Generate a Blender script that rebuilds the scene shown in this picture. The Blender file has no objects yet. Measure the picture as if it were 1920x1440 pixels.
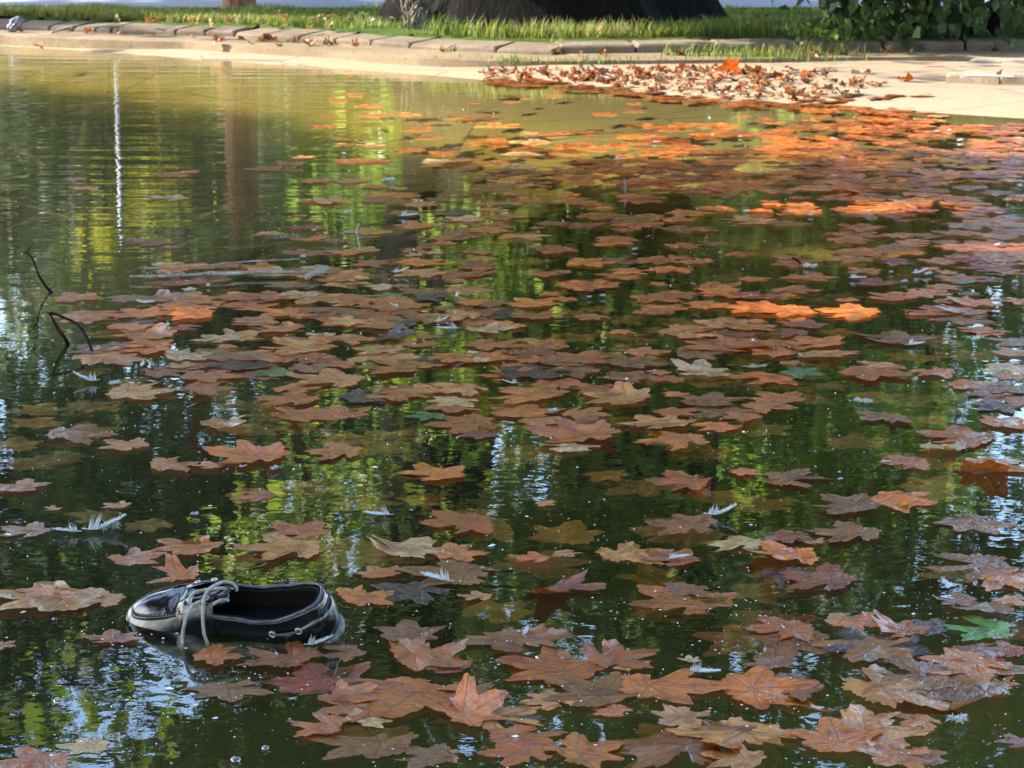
import bpy, math, random
import numpy as np
from mathutils import Vector, Matrix, noise as mnoise

R = math.radians
C = bpy.context.scene.collection
sc = bpy.context.scene
random.seed(7)
rng = np.random.default_rng(11)

# ------------------------------------------------------------------ camera, sky, sun, exposure
CAM_H, PITCH, FPX = 1.0, R(12.16), 4500.0
cam_d = bpy.data.cameras.new('camera')
cam = bpy.data.objects.new('camera', cam_d)
C.objects.link(cam)
cam.location = (0, 0, CAM_H)
cam.rotation_euler = (math.pi / 2 - PITCH, 0, 0)
cam_d.sensor_width = 36
cam_d.lens = 36 * FPX / 1920
cam_d.clip_end = 2000
cam_d.clip_start = 0.05
cam_d.dof.use_dof = True
cam_d.dof.focus_distance = 3.5
cam_d.dof.aperture_fstop = 26
sc.camera = cam

SUN_EL, SUN_AZ = R(36), R(-85)            # azimuth measured from +Y (ahead) towards +X
S = Vector((math.sin(SUN_AZ) * math.cos(SUN_EL), math.cos(SUN_AZ) * math.cos(SUN_EL), math.sin(SUN_EL)))
world = bpy.data.worlds.new('World')
sc.world = world
world.use_nodes = True
wn = world.node_tree.nodes
sky = wn.new('ShaderNodeTexSky')
sky.sky_type = 'NISHITA'
sky.sun_disc = False
sky.sun_elevation = SUN_EL
sky.sun_rotation = SUN_AZ
sky.air_density, sky.dust_density, sky.ozone_density = 1.0, 1.0, 1.5
bg = wn['Background']
bg.inputs['Strength'].default_value = 0.15
world.node_tree.links.new(sky.outputs[0], bg.inputs[0])
sun_d = bpy.data.lights.new('sun', 'SUN')
sun_d.energy = 3.1
sun_d.angle = R(0.6)
sun_d.color = (1.0, 0.93, 0.82)
sun = bpy.data.objects.new('sun', sun_d)
C.objects.link(sun)
sun.rotation_euler = S.to_track_quat('Z', 'Y').to_euler()
sc.view_settings.view_transform = 'Standard'
sc.view_settings.look = 'None'
sc.view_settings.gamma = 1
sc.view_settings.exposure = 2.65
sc.cycles.max_bounces = 10
sc.cycles.transparent_max_bounces = 12
sc.cycles.sample_clamp_indirect = 8
sc.cycles.caustics_reflective = False
sc.cycles.caustics_refractive = False

# ------------------------------------------------------------------ photo <-> place
CP, SP = math.cos(PITCH), math.sin(PITCH)


def ray(px, py):
    x, y = (px - 960) / FPX, (720 - py) / FPX
    return Vector((x, CP + y * SP, -SP + y * CP))


def P(px, py, z=0.0):
    d = ray(px, py)
    return Vector((0, 0, CAM_H)) + d * ((z - CAM_H) / d.z)


def PV(px, py, Y):
    d = ray(px, py)
    return Vector((0, 0, CAM_H)) + d * (Y / d.y)


def project(p):
    v = p - Vector((0, 0, CAM_H))
    dep = v.y * CP - v.z * SP
    up = v.y * SP + v.z * CP
    return 960 + FPX * v.x / dep, 720 - FPX * up / dep, dep


# ------------------------------------------------------------------ node and mesh helpers
def lin(r, g, b):
    f = lambda c: (c / 255 / 12.92) if c / 255 <= 0.04045 else ((c / 255 + 0.055) / 1.055) ** 2.4
    return (f(r), f(g), f(b))


class NT:
    def __init__(self, name):
        self.m = bpy.data.materials.new(name)
        self.m.use_nodes = True
        self.t = self.m.node_tree
        self.t.nodes.clear()
        self.out = self.t.nodes.new('ShaderNodeOutputMaterial')

    def n(self, kind, ins=None, **kw):
        nd = self.t.nodes.new('ShaderNode' + kind)
        for k, v in kw.items():
            setattr(nd, k, v)
        for k, v in (ins or {}).items():
            self.set(nd.inputs[k], v)
        return nd

    def set(self, sock, v):
        if isinstance(v, bpy.types.NodeSocket):
            self.t.links.new(v, sock)
        elif isinstance(v, bpy.types.Node):
            self.t.links.new(v.outputs[0], sock)
        elif isinstance(v, (tuple, list)) and len(v) == 3 and sock.type == 'RGBA':
            sock.default_value = (*v, 1)
        else:
            sock.default_value = v

    def math(self, op, a, b=0.0, c=0.0, clamp=False):
        nd = self.t.nodes.new('ShaderNodeMath')
        nd.operation = op
        nd.use_clamp = clamp
        self.set(nd.inputs[0], a)
        self.set(nd.inputs[1], b)
        if len(nd.inputs) > 2:
            self.set(nd.inputs[2], c)
        return nd.outputs[0]

    def mix(self, f, a, b, blend='MIX'):
        nd = self.t.nodes.new('ShaderNodeMix')
        nd.data_type = 'RGBA'
        nd.blend_type = blend
        self.set(nd.inputs[0], f)
        self.set(nd.inputs[6], a)
        self.set(nd.inputs[7], b)
        return nd.outputs[2]

    def noise(self, scale, detail=3.0, rough=0.55, vec=None, dist=0.0):
        nd = self.n('TexNoise', {'Scale': scale, 'Detail': detail, 'Roughness': rough, 'Distortion': dist})
        if vec is not None:
            self.set(nd.inputs['Vector'], vec)
        return nd.outputs[0]

    def ramp(self, f, stops):
        nd = self.t.nodes.new('ShaderNodeValToRGB')
        self.set(nd.inputs[0], f)
        el = nd.color_ramp.elements
        while len(el) > 1:
            el.remove(el[-1])
        for i, (p, c) in enumerate(stops):
            e = el[0] if i == 0 else el.new(p)
            e.position = p
            e.color = (*c, 1) if len(c) == 3 else c
        return nd.outputs[0]

    def step(self, f, a, b):
        nd = self.n('MapRange', {'Value': f, 'From Min': a, 'From Max': b}, clamp=True)
        nd.interpolation_type = 'SMOOTHSTEP'
        return nd.outputs[0]

    def pos(self, scale=(1, 1, 1), rot=(0, 0, 0)):
        g = self.n('NewGeometry').outputs['Position']
        return self.n('Mapping', {'Vector': g, 'Scale': scale, 'Rotation': rot}).outputs[0]

    def obj(self, scale=(1, 1, 1)):
        g = self.n('TexCoord').outputs['Object']
        return self.n('Mapping', {'Vector': g, 'Scale': scale}).outputs[0]

    def bump(self, h, dist=0.01, strength=1.0):
        return self.n('Bump', {'Height': h, 'Distance': dist, 'Strength': strength}).outputs[0]

    def pbr(self, **kw):
        names = {'color': 'Base Color', 'rough': 'Roughness', 'normal': 'Normal', 'metal': 'Metallic', 'coat': 'Coat Weight',
                 'coat_rough': 'Coat Roughness', 'coat_normal': 'Coat Normal', 'spec': 'Specular IOR Level', 'sheen': 'Sheen Weight', 'trans': 'Transmission Weight', 'alpha': 'Alpha', 'ior': 'IOR'}
        return self.n('BsdfPrincipled', {names[k]: v for k, v in kw.items()}).outputs[0]

    def done(self, shader):
        self.t.links.new(shader, self.out.inputs[0])
        return self.m


def mesh(name, verts, faces, smooth=True, uv=None, tint=None, recalc=False):
    """uv: per-vertex 2D; tint: per-vertex colour"""
    me = bpy.data.meshes.new(name)
    if isinstance(verts, np.ndarray):
        verts = verts.tolist()
    me.from_pydata([tuple(v) for v in verts], [], faces if isinstance(faces, list) else faces.tolist())
    if smooth:
        me.polygons.foreach_set('use_smooth', np.ones(len(me.polygons), dtype=bool))
    li = None
    if uv is not None:
        li = np.empty(len(me.loops), dtype=np.int32)
        me.loops.foreach_get('vertex_index', li)
        l = me.uv_layers.new(name='UVMap')
        l.data.foreach_set('uv', np.asarray(uv, dtype=np.float32)[li].ravel())
    if tint is not None:
        a = me.color_attributes.new('tint', 'FLOAT_COLOR', 'POINT')
        t = np.ones((len(verts), 4), dtype=np.float32)
        t[:, :3] = tint
        a.data.foreach_set('color', t.ravel())
    me.update()
    if recalc:
        import bmesh
        bm = bmesh.new()
        bm.from_mesh(me)
        bmesh.ops.recalc_face_normals(bm, faces=bm.faces)
        bm.to_mesh(me)
        bm.free()
    return me


def obj(name, me, mat=None, parent=None, loc=None):
    o = bpy.data.objects.new(name, me)
    C.objects.link(o)
    if mat is not None and me is not None and not me.materials:
        me.materials.append(mat)
    if parent is not None:
        o.parent = parent
    if loc is not None:
        o.location = loc
    return o


def tag(o, label=None, cat=None, group=None, kind=None):
    if label:
        o['label'] = label
    if cat:
        o['category'] = cat
    if group:
        o['group'] = group
    if kind:
        o['kind'] = kind
    return o


class MB:
    """collects simple pieces that make up ONE mesh"""
    def __init__(self):
        self.v, self.f, self.t = [], [], []

    def add(self, v, f, tint=(1, 1, 1)):
        o = len(self.v)
        self.v += [tuple(p) for p in v]
        self.f += [[i + o for i in q] for q in f]
        self.t += [tint] * len(v)

    def tube(self, pts, rad, n=8, caps=True, tint=(1, 1, 1)):
        pts = [Vector(p) for p in pts]
        rad = rad if isinstance(rad, (list, tuple)) else [rad] * len(pts)
        v, f = [], []
        up = Vector((0.13, 0.31, 0.94))
        d = (pts[1] - pts[0]).normalized()
        a = d.cross(up if abs(d.dot(up)) < 0.95 else Vector((1, 0, 0))).normalized()
        for i, p in enumerate(pts):
            d = (pts[min(i + 1, len(pts) - 1)] - pts[max(i - 1, 0)]).normalized()
            a = (a - d * a.dot(d)).normalized()
            b = d.cross(a)
            for k in range(n):
                w = 2 * math.pi * k / n
                v.append(p + (a * math.cos(w) + b * math.sin(w)) * rad[i])
        for i in range(len(pts) - 1):
            for k in range(n):
                k2 = (k + 1) % n
                f.append([i * n + k, i * n + k2, (i + 1) * n + k2, (i + 1) * n + k])
        if caps:
            f.append(list(range(n))[::-1])
            f.append([(len(pts) - 1) * n + k for k in range(n)])
        self.add(v, f, tint)

    def build(self, name, mat, parent=None, smooth=True, tint=False):
        return obj(name, mesh(name, self.v, self.f, smooth, tint=np.array(self.t) if tint else None), mat, parent)


def spline(pts, n=6):
    """Catmull-Rom through the points"""
    pts = [Vector(p) for p in pts]
    out = []
    for i in range(len(pts) - 1):
        p0, p1, p2, p3 = pts[max(i - 1, 0)], pts[i], pts[i + 1], pts[min(i + 2, len(pts) - 1)]
        for k in range(n):
            t = k / n
            out.append(0.5 * ((2 * p1) + (p2 - p0) * t + (2 * p0 - 5 * p1 + 4 * p2 - p3) * t * t + (3 * p1 - p0 - 3 * p2 + p3) * t ** 3))
    out.append(pts[-1])
    return out


# ------------------------------------------------------------------ the outline of the pond
SHORE_PX = [(-700, 50), (-300, 71), (0, 86), (200, 98), (400, 113), (600, 127), (800, 141), (920, 151), (1100, 165), (1300, 184), (1500, 196), (1700, 208), (1920, 222), (2250, 240)]
shore = [P(*p) for p in SHORE_PX]
pond = [(p.x, p.y) for p in shore] + [(4.3, 7.5), (4.6, 4), (4.4, 0), (3.2, -2.2), (0, -2.8), (-3.2, -2.2), (-5.0, 0), (-5.4, 4), (-5.6, 8), (-6.2, 12)]
pond = np.array([(p.x, p.y) for p in spline([(x, y, 0) for x, y in pond + pond[:1]], 5)][:-1])


def signed(pts):
    """distance to the pond's edge, negative over the water"""
    a, b = pond, np.roll(pond, -1, axis=0)
    d = np.full(len(pts), 1e9)
    inside = np.zeros(len(pts), dtype=bool)
    for (x0, y0), (x1, y1) in zip(a, b):
        e = np.array((x1 - x0, y1 - y0))
        w = pts - np.array((x0, y0))
        t = np.clip((w @ e) / (e @ e), 0, 1)
        d = np.minimum(d, np.hypot(*(w - t[:, None] * e).T))
        c = (y0 > pts[:, 1]) != (y1 > pts[:, 1])
        xi = x0 + (pts[:, 1] - y0) * (x1 - x0) / (y1 - y0 + 1e-12)
        inside ^= c & (pts[:, 0] < xi)
    return np.where(inside, -d, d)


# kerb line (front foot of the stones)
KL_PX = [(-420, 50), (-200, 55), (0, 60), (100, 63), (207, 68), (330, 72), (440, 75), (560, 83), (700, 92), (830, 101), (935, 106), (1040, 110)]
KR_PX = [(1047, 107), (1345, 104), (1600, 100), (1920, 101), (2300, 104)]
kl = [P(x, y, 0.045) for x, y in KL_PX]
kr = [P(x, y, 0.045) for x, y in KR_PX]
kerb_line = [(p.x, p.y) for p in kl[:-1]] + [(p.x, p.y) for p in kr]
KX, KY = zip(*kerb_line)


def kerb_y(x):
    return np.interp(x, KX, KY)


def ground_h(pts):
    """height of the concrete / soil sheet, from the pond's distance and the kerb"""
    d = signed(pts)
    sl = np.interp(pts[:, 0], [-2.5, -0.6, 0.6], [0.26, 0.12, 0.052])
    z = np.where(d < 0, np.where(d > -3.0, sl * d, -sl * 3.0 + 0.10 * (d + 3.0)), 0.0)
    z = np.maximum(z, -0.55)
    z = np.where(d >= 0, np.minimum(0.075 * d, 0.038), z)
    back = pts[:, 1] - kerb_y(pts[:, 0]) - 0.16
    z2 = np.where((d > 0.15) & (pts[:, 1] > 9), np.clip(back / 0.1, 0, 1) * 0.065, np.where(pts[:, 1] <= 9, np.clip((d - 0.5) / 0.4, 0, 1) * 0.065, 0))
    return z + z2


def sheet(name, xs, ys, mat, zoff=0.0, keep=None, hf=ground_h):
    X, Y = np.meshgrid(xs, ys)
    pts = np.stack([X.ravel(), Y.ravel()], 1)
    z = hf(pts) + zoff
    nx, ny = len(xs), len(ys)
    i = np.arange(nx * ny).reshape(ny, nx)
    f = np.stack([i[:-1, :-1].ravel(), i[:-1, 1:].ravel(), i[1:, 1:].ravel(), i[1:, :-1].ravel()], 1)
    if keep is not None:
        k = keep(pts)
        f = f[k[f].all(1)]
    v = np.column_stack([pts, z])
    return obj(name, mesh(name, v, f), mat)


# --- materials of the setting
def bed_material():
    n = NT('pond_bed')
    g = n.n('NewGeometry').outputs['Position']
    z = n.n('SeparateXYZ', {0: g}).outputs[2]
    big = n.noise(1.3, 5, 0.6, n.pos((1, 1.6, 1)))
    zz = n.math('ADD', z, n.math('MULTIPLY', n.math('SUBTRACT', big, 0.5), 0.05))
    # light lost in the water painted as bed colour: olive near, black mid-pond
    olive_near = n.step(n.math('ADD', n.n('SeparateXYZ', {0: g}).outputs[1], n.math('MULTIPLY', big, 1.6)), 5.6, 3.6)
    deep = n.mix(olive_near, (0.006, 0.0075, 0.003), (0.092, 0.100, 0.030))
    col = n.ramp(n.step(zz, -0.34, 0.05), [(0.0, (0, 0, 0)), (0.20, (0.004, 0.004, 0.001)), (0.42, (0.08, 0.062, 0.018)), (0.58, (0.36, 0.265, 0.085)), (0.76, (0.40, 0.31, 0.14)), (0.86, (0.33, 0.255, 0.145)), (1.0, (0.27, 0.205, 0.135))])  # darkens with depth, in place of the water absorbing light
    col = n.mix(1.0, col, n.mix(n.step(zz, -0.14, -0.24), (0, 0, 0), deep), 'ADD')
    fine = n.noise(60, 5, 0.7, n.pos())
    col = n.mix(0.5, col, n.ramp(fine, [(0.25, (0.62, 0.60, 0.56)), (0.75, (1, 1, 1))]), 'MULTIPLY')
    stain = n.step(n.noise(2.2, 6, 0.65, n.pos((1, 3, 1))), 0.60, 0.74)
    col = n.mix(n.math('MULTIPLY', stain, 0.45), col, (0.16, 0.115, 0.065))
    grit = n.step(n.noise(7, 6, 0.75, n.pos((1, 2, 1))), 0.52, 0.70)
    col = n.mix(n.math('MULTIPLY', grit, n.step(z, 0.0, 0.03)), col, n.mix(0.8, col, (0.12, 0.085, 0.055)))
    crack = n.n('TexVoronoi', {'Vector': n.pos((0.9, 1.6, 1)), 'Scale': 1.1, 'Randomness': 1.0}, feature='DISTANCE_TO_EDGE').outputs['Distance']
    col = n.mix(n.math('MULTIPLY', n.step(n.math('ADD', crack, n.math('MULTIPLY', n.math('SUBTRACT', fine, 0.5), 0.02)), 0.010, 0.003), 0.6), col, (0.07, 0.05, 0.035))
    return n.done(n.pbr(color=col, rough=0.9, spec=0.2, normal=n.bump(fine, 0.004)))


def soil_material():
    n = NT('lawn_soil')
    big = n.noise(0.9, 5, 0.6, n.pos())
    col = n.ramp(big, [(0.30, (0.052, 0.085, 0.018)), (0.55, (0.075, 0.125, 0.024)), (0.72, (0.13, 0.12, 0.055))])
    fine = n.noise(45, 6, 0.75, n.pos())
    col = n.mix(0.75, col, n.ramp(fine, [(0.3, (0.45, 0.45, 0.4)), (0.7, (1.15, 1.15, 1.0))]), 'MULTIPLY')
    return n.done(n.pbr(color=col, rough=1.0, spec=0.1, normal=n.bump(fine, 0.03)))


def path_material():
    n = NT('path_asphalt')
    big = n.noise(0.5, 4, 0.6, n.pos())
    col = n.ramp(big, [(0.35, (0.15, 0.17, 0.22)), (0.65, (0.21, 0.20, 0.215))])
    fine = n.noise(70, 4, 0.7, n.pos())
    col = n.mix(0.4, col, n.ramp(fine, [(0.3, (0.7, 0.7, 0.7)), (0.7, (1.1, 1.1, 1.1))]), 'MULTIPLY')
    return n.done(n.pbr(color=col, rough=0.9, normal=n.bump(fine, 0.004)))


def stone_material(name, base, dark):
    n = NT(name)
    v = n.pos()
    a = n.noise(3.0, 6, 0.65, v)
    b = n.noise(55, 5, 0.75, v)
    rnd = n.n('ObjectInfo').outputs['Random']
    col = n.mix(n.step(a, 0.35, 0.68), dark, base)
    col = n.mix(n.math('MULTIPLY', rnd, 0.30), col, tuple(c * 0.62 for c in base))
    col = n.mix(0.6, col, n.ramp(b, [(0.28, (0.55, 0.52, 0.48)), (0.7, (1.08, 1.06, 1.04))]), 'MULTIPLY')
    moss = n.step(n.noise(14, 6, 0.7, n.pos((1, 1, 2))), 0.60, 0.70)
    col = n.mix(n.math('MULTIPLY', moss, 0.6), col, (0.055, 0.052, 0.032))
    h = n.math('ADD', n.math('MULTIPLY', a, 1.2), b)
    return n.done(n.pbr(color=col, rough=0.92, spec=0.2, normal=n.bump(h, 0.006)))


def water_material():
    n = NT('pond_water')
    g = n.n('NewGeometry').outputs['Position']
    xyz = n.n('SeparateXYZ', {0: g})
    swell = n.noise(2.6, 2, 0.45, n.pos((1, 1.3, 1)))
    small = n.noise(11.0, 2, 0.5, n.pos((1.0, 1.2, 1)))
    tiny = n.noise(60.0, 2, 0.5, n.pos((1, 1, 1)))
    rip = n.noise(1.0, 2, 0.5, n.pos((1.1, 7.5, 1), (0, 0, R(-6))))
    # the breeze only reaches the far left of the pond
    where = n.math('MULTIPLY', n.step(xyz.outputs[1], 5.0, 9.0), n.step(n.math('ADD', xyz.outputs[0], n.math('MULTIPLY', swell, 0.8)), 0.6, -1.1))
    h = n.math('MULTIPLY', swell, 0.0009)
    h = n.math('ADD', h, n.math('MULTIPLY', small, 0.00036))
    h = n.math('ADD', h, n.math('MULTIPLY', tiny, 0.000045))
    h = n.math('ADD', h, n.math('MULTIPLY', n.math('MULTIPLY', rip, where), 0.0052))
    nor = n.bump(h, 1.0)
    dot = n.n('VectorMath', {0: nor, 1: n.n('NewGeometry').outputs['Incoming']}, operation='DOT_PRODUCT').outputs['Value']
    fr = n.math('ADD', 0.035, n.math('MULTIPLY', n.math('POWER', n.math('SUBTRACT', 1.0, n.math('ABSOLUTE', dot), clamp=True), 4.6), 0.965), clamp=True)
    gl = n.n('BsdfGlossy', {'Color': (1, 1, 1), 'Roughness': 0.0, 'Normal': nor}, distribution='GGX').outputs[0]
    tr = n.n('BsdfTransparent', {'Color': (0.80, 0.80, 0.60)}).outputs[0]
    df = n.n('BsdfDiffuse', {'Color': (0.085, 0.092, 0.022)}).outputs[0]
    body = n.n('MixShader', {0: 0.035, 1: tr, 2: df}).outputs[0]
    return n.done(n.n('MixShader', {0: fr, 1: body, 2: gl}).outputs[0])


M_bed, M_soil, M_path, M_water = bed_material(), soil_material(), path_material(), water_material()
M_kerb = stone_material('kerb_stone', (0.215, 0.168, 0.122), (0.135, 0.102, 0.072))
M_slab = stone_material('pale_concrete', (0.36, 0.285, 0.20), (0.29, 0.22, 0.15))

# --- ground sheets
xs_f = np.concatenate([np.linspace(-9, -4.2, 30), np.linspace(-4, 4, 130), np.linspace(4.2, 9, 30)])
ys_f = np.concatenate([np.linspace(-6, 8, 70), np.linspace(8.1, 15.6, 150)])
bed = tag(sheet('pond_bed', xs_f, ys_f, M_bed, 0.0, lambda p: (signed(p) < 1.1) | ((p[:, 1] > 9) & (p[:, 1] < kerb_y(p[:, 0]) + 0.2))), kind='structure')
far = np.array([-400, -150, -60, -30, -18, -12])
xs_l = np.concatenate([far, np.linspace(-9, 9, 120), -far[::-1]])
ys_l = np.concatenate([[-400, -150, -60, -25, -12], np.linspace(-7, 9, 60), np.linspace(9.1, 18, 120), [20, 26, 40, 80, 200, 500]])


def lawn_keep(p):
    return (signed(p) > 0.55) & ((p[:, 1] > kerb_y(p[:, 0]) + 0.10) | (p[:, 1] < 9) | (np.abs(p[:, 0]) > 3.8))


lawn = tag(sheet('lawn_ground', xs_l, ys_l, M_soil, 0.006, lawn_keep, lambda p: np.where((p[:, 1] < 9) | (np.abs(p[:, 0]) > 3.8), 0.115, ground_h(p)) + 0.012), kind='structure')
pth_v, pth_f = [], []
path_line = [(-14, 16.4), (-8, 15.7), (-4, 15.35), (-2, 15.22), (0, 15.2), (2, 15.3), (4, 15.6), (8, 16.6), (14, 18.8)]
for i, p in enumerate(spline([(x, y, 0) for x, y in path_line], 4)):
    pth_v += [(p.x, p.y, 0.136), (p.x, p.y + 3.6, 0.136)]
    if i:
        pth_f.append([2 * i - 2, 2 * i, 2 * i + 1, 2 * i - 1])
tag(obj('path', mesh('path', pth_v, pth_f), M_path), kind='structure')

wx = [tuple(p) for p in pond]
cx, cy = np.mean(pond, axis=0)
wat = mesh('pond_water', [((x - cx) * 1.06 + cx, (y - cy) * 1.06 + cy, 0) for x, y in wx], [list(range(len(wx)))], False, recalc=True)
water = tag(obj('pond_water', wat, M_water), kind='structure')
if wat.polygons[0].normal.z < 0:
    wat.flip_normals()

# ------------------------------------------------------------------ kerb stones
ORD = ['first', 'second', 'third', 'fourth', 'fifth', 'sixth', 'seventh', 'eighth', 'ninth', 'tenth', 'eleventh', 'twelfth', 'thirteenth', 'fourteenth', 'fifteenth', 'sixteenth', 'seventeenth', 'eighteenth', 'nineteenth', 'twentieth', 'twenty-first', 'twenty-second']


def block(name, a, b, depth, z0, h_front, h_back, mat, parent=None, seed=0, rough=0.004, bev=0.014):
    """a stone from foot point a to b; depth is measured to the left of a->b (inland)"""
    a, b = Vector(a), Vector(b)
    d = (b - a)
    L = d.length
    d.normalize()
    nrm = Vector((-d.y, d.x, 0))
    nx, ny = max(3, int(L / 0.05)), 5
    rn = random.Random(seed)
    v, f = [], []
    prof = [(0.0, -0.05), (0.0, h_front - bev), (bev * 0.35, h_front - bev * 0.35), (bev, h_front), (depth * 0.5, (h_front + h_back) / 2), (depth - bev, h_back), (depth, h_back - bev), (depth, -0.05)]
    us = [0, bev / L * 0.9] + [bev / L + (1 - 2 * bev / L) * k / nx for k in range(1, nx)] + [1 - bev / L * 0.9, 1]
    for i, u in enumerate(us):
        end = (i == 0 or i == len(us) - 1)
        for j, (q, z) in enumerate(prof):
            p = a + d * (u * L) + nrm * q
            zz = z
            if end and 0 < j < len(prof) - 1:
                zz -= bev * 0.7
            k = Vector((p.x * 9 + seed * 3.1, p.y * 9, zz * 9))
            off = mnoise.noise_vector(k) * rough + mnoise.noise_vector(k * 4) * rough * 0.4
            v.append((p.x + off.x, p.y + off.y, z0 + zz + off.z))
    m = len(prof)
    for i in range(len(us) - 1):
        for j in range(m - 1):
            f.append([i * m + j, (i + 1) * m + j, (i + 1) * m + j + 1, i * m + j + 1])
    f.append([j for j in range(m)][::-1])
    f.append([(len(us) - 1) * m + j for j in range(m)])
    return obj(name, mesh(name, v, f, False, recalc=True), mat, parent)


def along(line, step_px):
    """split a pixel polyline into joints at the given pixel x positions"""
    xs, ys = zip(*line)
    return [P(x, float(np.interp(x, xs, ys)), 0.045) for x in step_px]


left_joints = [-420, -330, -240, -150, -60, 20, 93, 137, 180, 208, 329, 385, 440, 498, 560, 627, 695, 767, 845, 930, 1038]
jl = along(KL_PX, left_joints)
for i in range(len(jl) - 1):
    g = (jl[i + 1] - jl[i]).normalized() * 0.006
    o = block('kerb_stone', jl[i] + g, jl[i + 1] - g, 0.22, 0.0, 0.092 + random.uniform(-.005, .005), 0.108 + random.uniform(-.004, .004), M_kerb, seed=i)
    vis = i - 5
    k = len(jl) - 2 - i
    tag(o, 'pale brown kerb block in the curved run, ' + (ORD[k - 1] + ' left of the chipped one' if k else 'chipped last one at the grassy gap'), 'kerb stone', 'kerb stones around the pond')
right_joints = [1047, 1192, 1346, 1500, 1655, 1810, 1965, 2120]
jr = along(KR_PX, right_joints)
for i in range(len(jr) - 1):
    g = (jr[i + 1] - jr[i]).normalized() * 0.007
    o = block('kerb_stone', jr[i] + g, jr[i + 1] - g, 0.20, 0.0, 0.108 + random.uniform(-.004, .004), 0.114 + random.uniform(-.003, .003), M_kerb, seed=40 + i)
    tag(o, 'long kerb block with shaded front, ' + ORD[i] + ' right of the grassy gap', 'kerb stone', 'kerb stones around the pond')

# lower footing strip in front of the kerb
M_foot = stone_material('footing_concrete', (0.27, 0.20, 0.125), (0.19, 0.14, 0.085))
fl = [Vector((p[0], p[1], 0)) for p in kerb_line]
MBf = MB()
rows = []
fs = spline(fl, 8)
for i, p in enumerate(fs):
    t = (fs[min(i + 1, len(fs) - 1)] - fs[max(i - 1, 0)]).normalized()
    nn = Vector((t.y, -t.x, 0))
    w = 0.40 + 0.03 * mnoise.noise(Vector((i * 0.07, 0, 3)))
    for q, z in ((-0.10, 0.062), (w - 0.05, 0.062), (w, 0.056), (w + 0.008, -0.03)):
        rows.append((p.x + nn.x * q, p.y + nn.y * q, z))
ff = []
for i in range(len(fs) - 1):
    for j in range(3):
        ff.append([i * 4 + j, i * 4 + j + 1, (i + 1) * 4 + j + 1, (i + 1) * 4 + j])
tag(obj('kerb_footing', mesh('kerb_footing', rows, ff, False, recalc=True), M_foot), 'low worn concrete ledge running along the foot of the kerb', 'ledge', kind='structure')

# pale paving slabs at the right
sl = [P(1772, 163, 0.02), P(1873, 166, 0.02), P(1990, 168, 0.02), P(2160, 171, 0.02)]
sl_labels = ['pale concrete slab at the waterside, cut corner end beside the leaf litter', 'pale concrete slab behind the thin white pipe, right of a dark joint', 'pale concrete slab at the end of the waterside row']
for i in range(3):
    g = (sl[i + 1] - sl[i]).normalized() * 0.003
    o = block('paving_slab', sl[i] + g, sl[i + 1] - g, 0.80, 0.0, 0.088, 0.10, M_slab, seed=70 + i, bev=0.016, rough=0.004)
    tag(o, sl_labels[i], 'paving slab', 'paving slabs by the water')

# ------------------------------------------------------------------ trees
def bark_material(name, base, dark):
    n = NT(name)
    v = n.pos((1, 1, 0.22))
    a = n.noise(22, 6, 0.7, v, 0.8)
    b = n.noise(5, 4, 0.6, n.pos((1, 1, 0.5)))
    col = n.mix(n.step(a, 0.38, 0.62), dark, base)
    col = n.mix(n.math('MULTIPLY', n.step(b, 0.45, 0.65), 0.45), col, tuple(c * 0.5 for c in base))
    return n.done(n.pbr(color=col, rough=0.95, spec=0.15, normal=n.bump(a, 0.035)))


def foliage_material(name, tr=0.5):
    n = NT(name)
    t = n.n('Attribute', attribute_name='tint').outputs['Color']
    back = n.mix(1.0, t, (1.45, 1.5, 0.85), 'MULTIPLY')
    df = n.pbr(color=t, rough=0.45, spec=0.35)
    tl = n.n('BsdfTranslucent', {'Color': back}).outputs[0]
    return n.done(n.n('MixShader', {0: tr, 1: df, 2: tl}).outputs[0])


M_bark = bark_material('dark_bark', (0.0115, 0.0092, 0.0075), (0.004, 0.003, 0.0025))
M_bark_brown = bark_material('brown_bark', (0.30, 0.17, 0.10), (0.15, 0.075, 0.045))
M_bark_grey = bark_material('grey_bark', (0.24, 0.21, 0.17), (0.10, 0.085, 0.07))
M_leaf = foliage_material('tree_leaves')

PAL = {'bright': [(0.17, 0.24, 0.050), (0.24, 0.31, 0.085), (0.12, 0.185, 0.040)],
       'yellow': [(0.32, 0.29, 0.02), (0.25, 0.28, 0.022), (0.36, 0.29, 0.025)],
       'mid': [(0.066, 0.096, 0.036), (0.098, 0.132, 0.052), (0.046, 0.070, 0.028)],
       'grey': [(0.105, 0.130, 0.092), (0.160, 0.185, 0.130), (0.070, 0.092, 0.068)],
       'dark': [(0.031, 0.046, 0.018), (0.044, 0.062, 0.024), (0.024, 0.036, 0.014)]}


SLOPE = (-S.x / S.z, -S.y / S.z)           # where the sun throws a leaf's shadow, per metre of height


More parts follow.
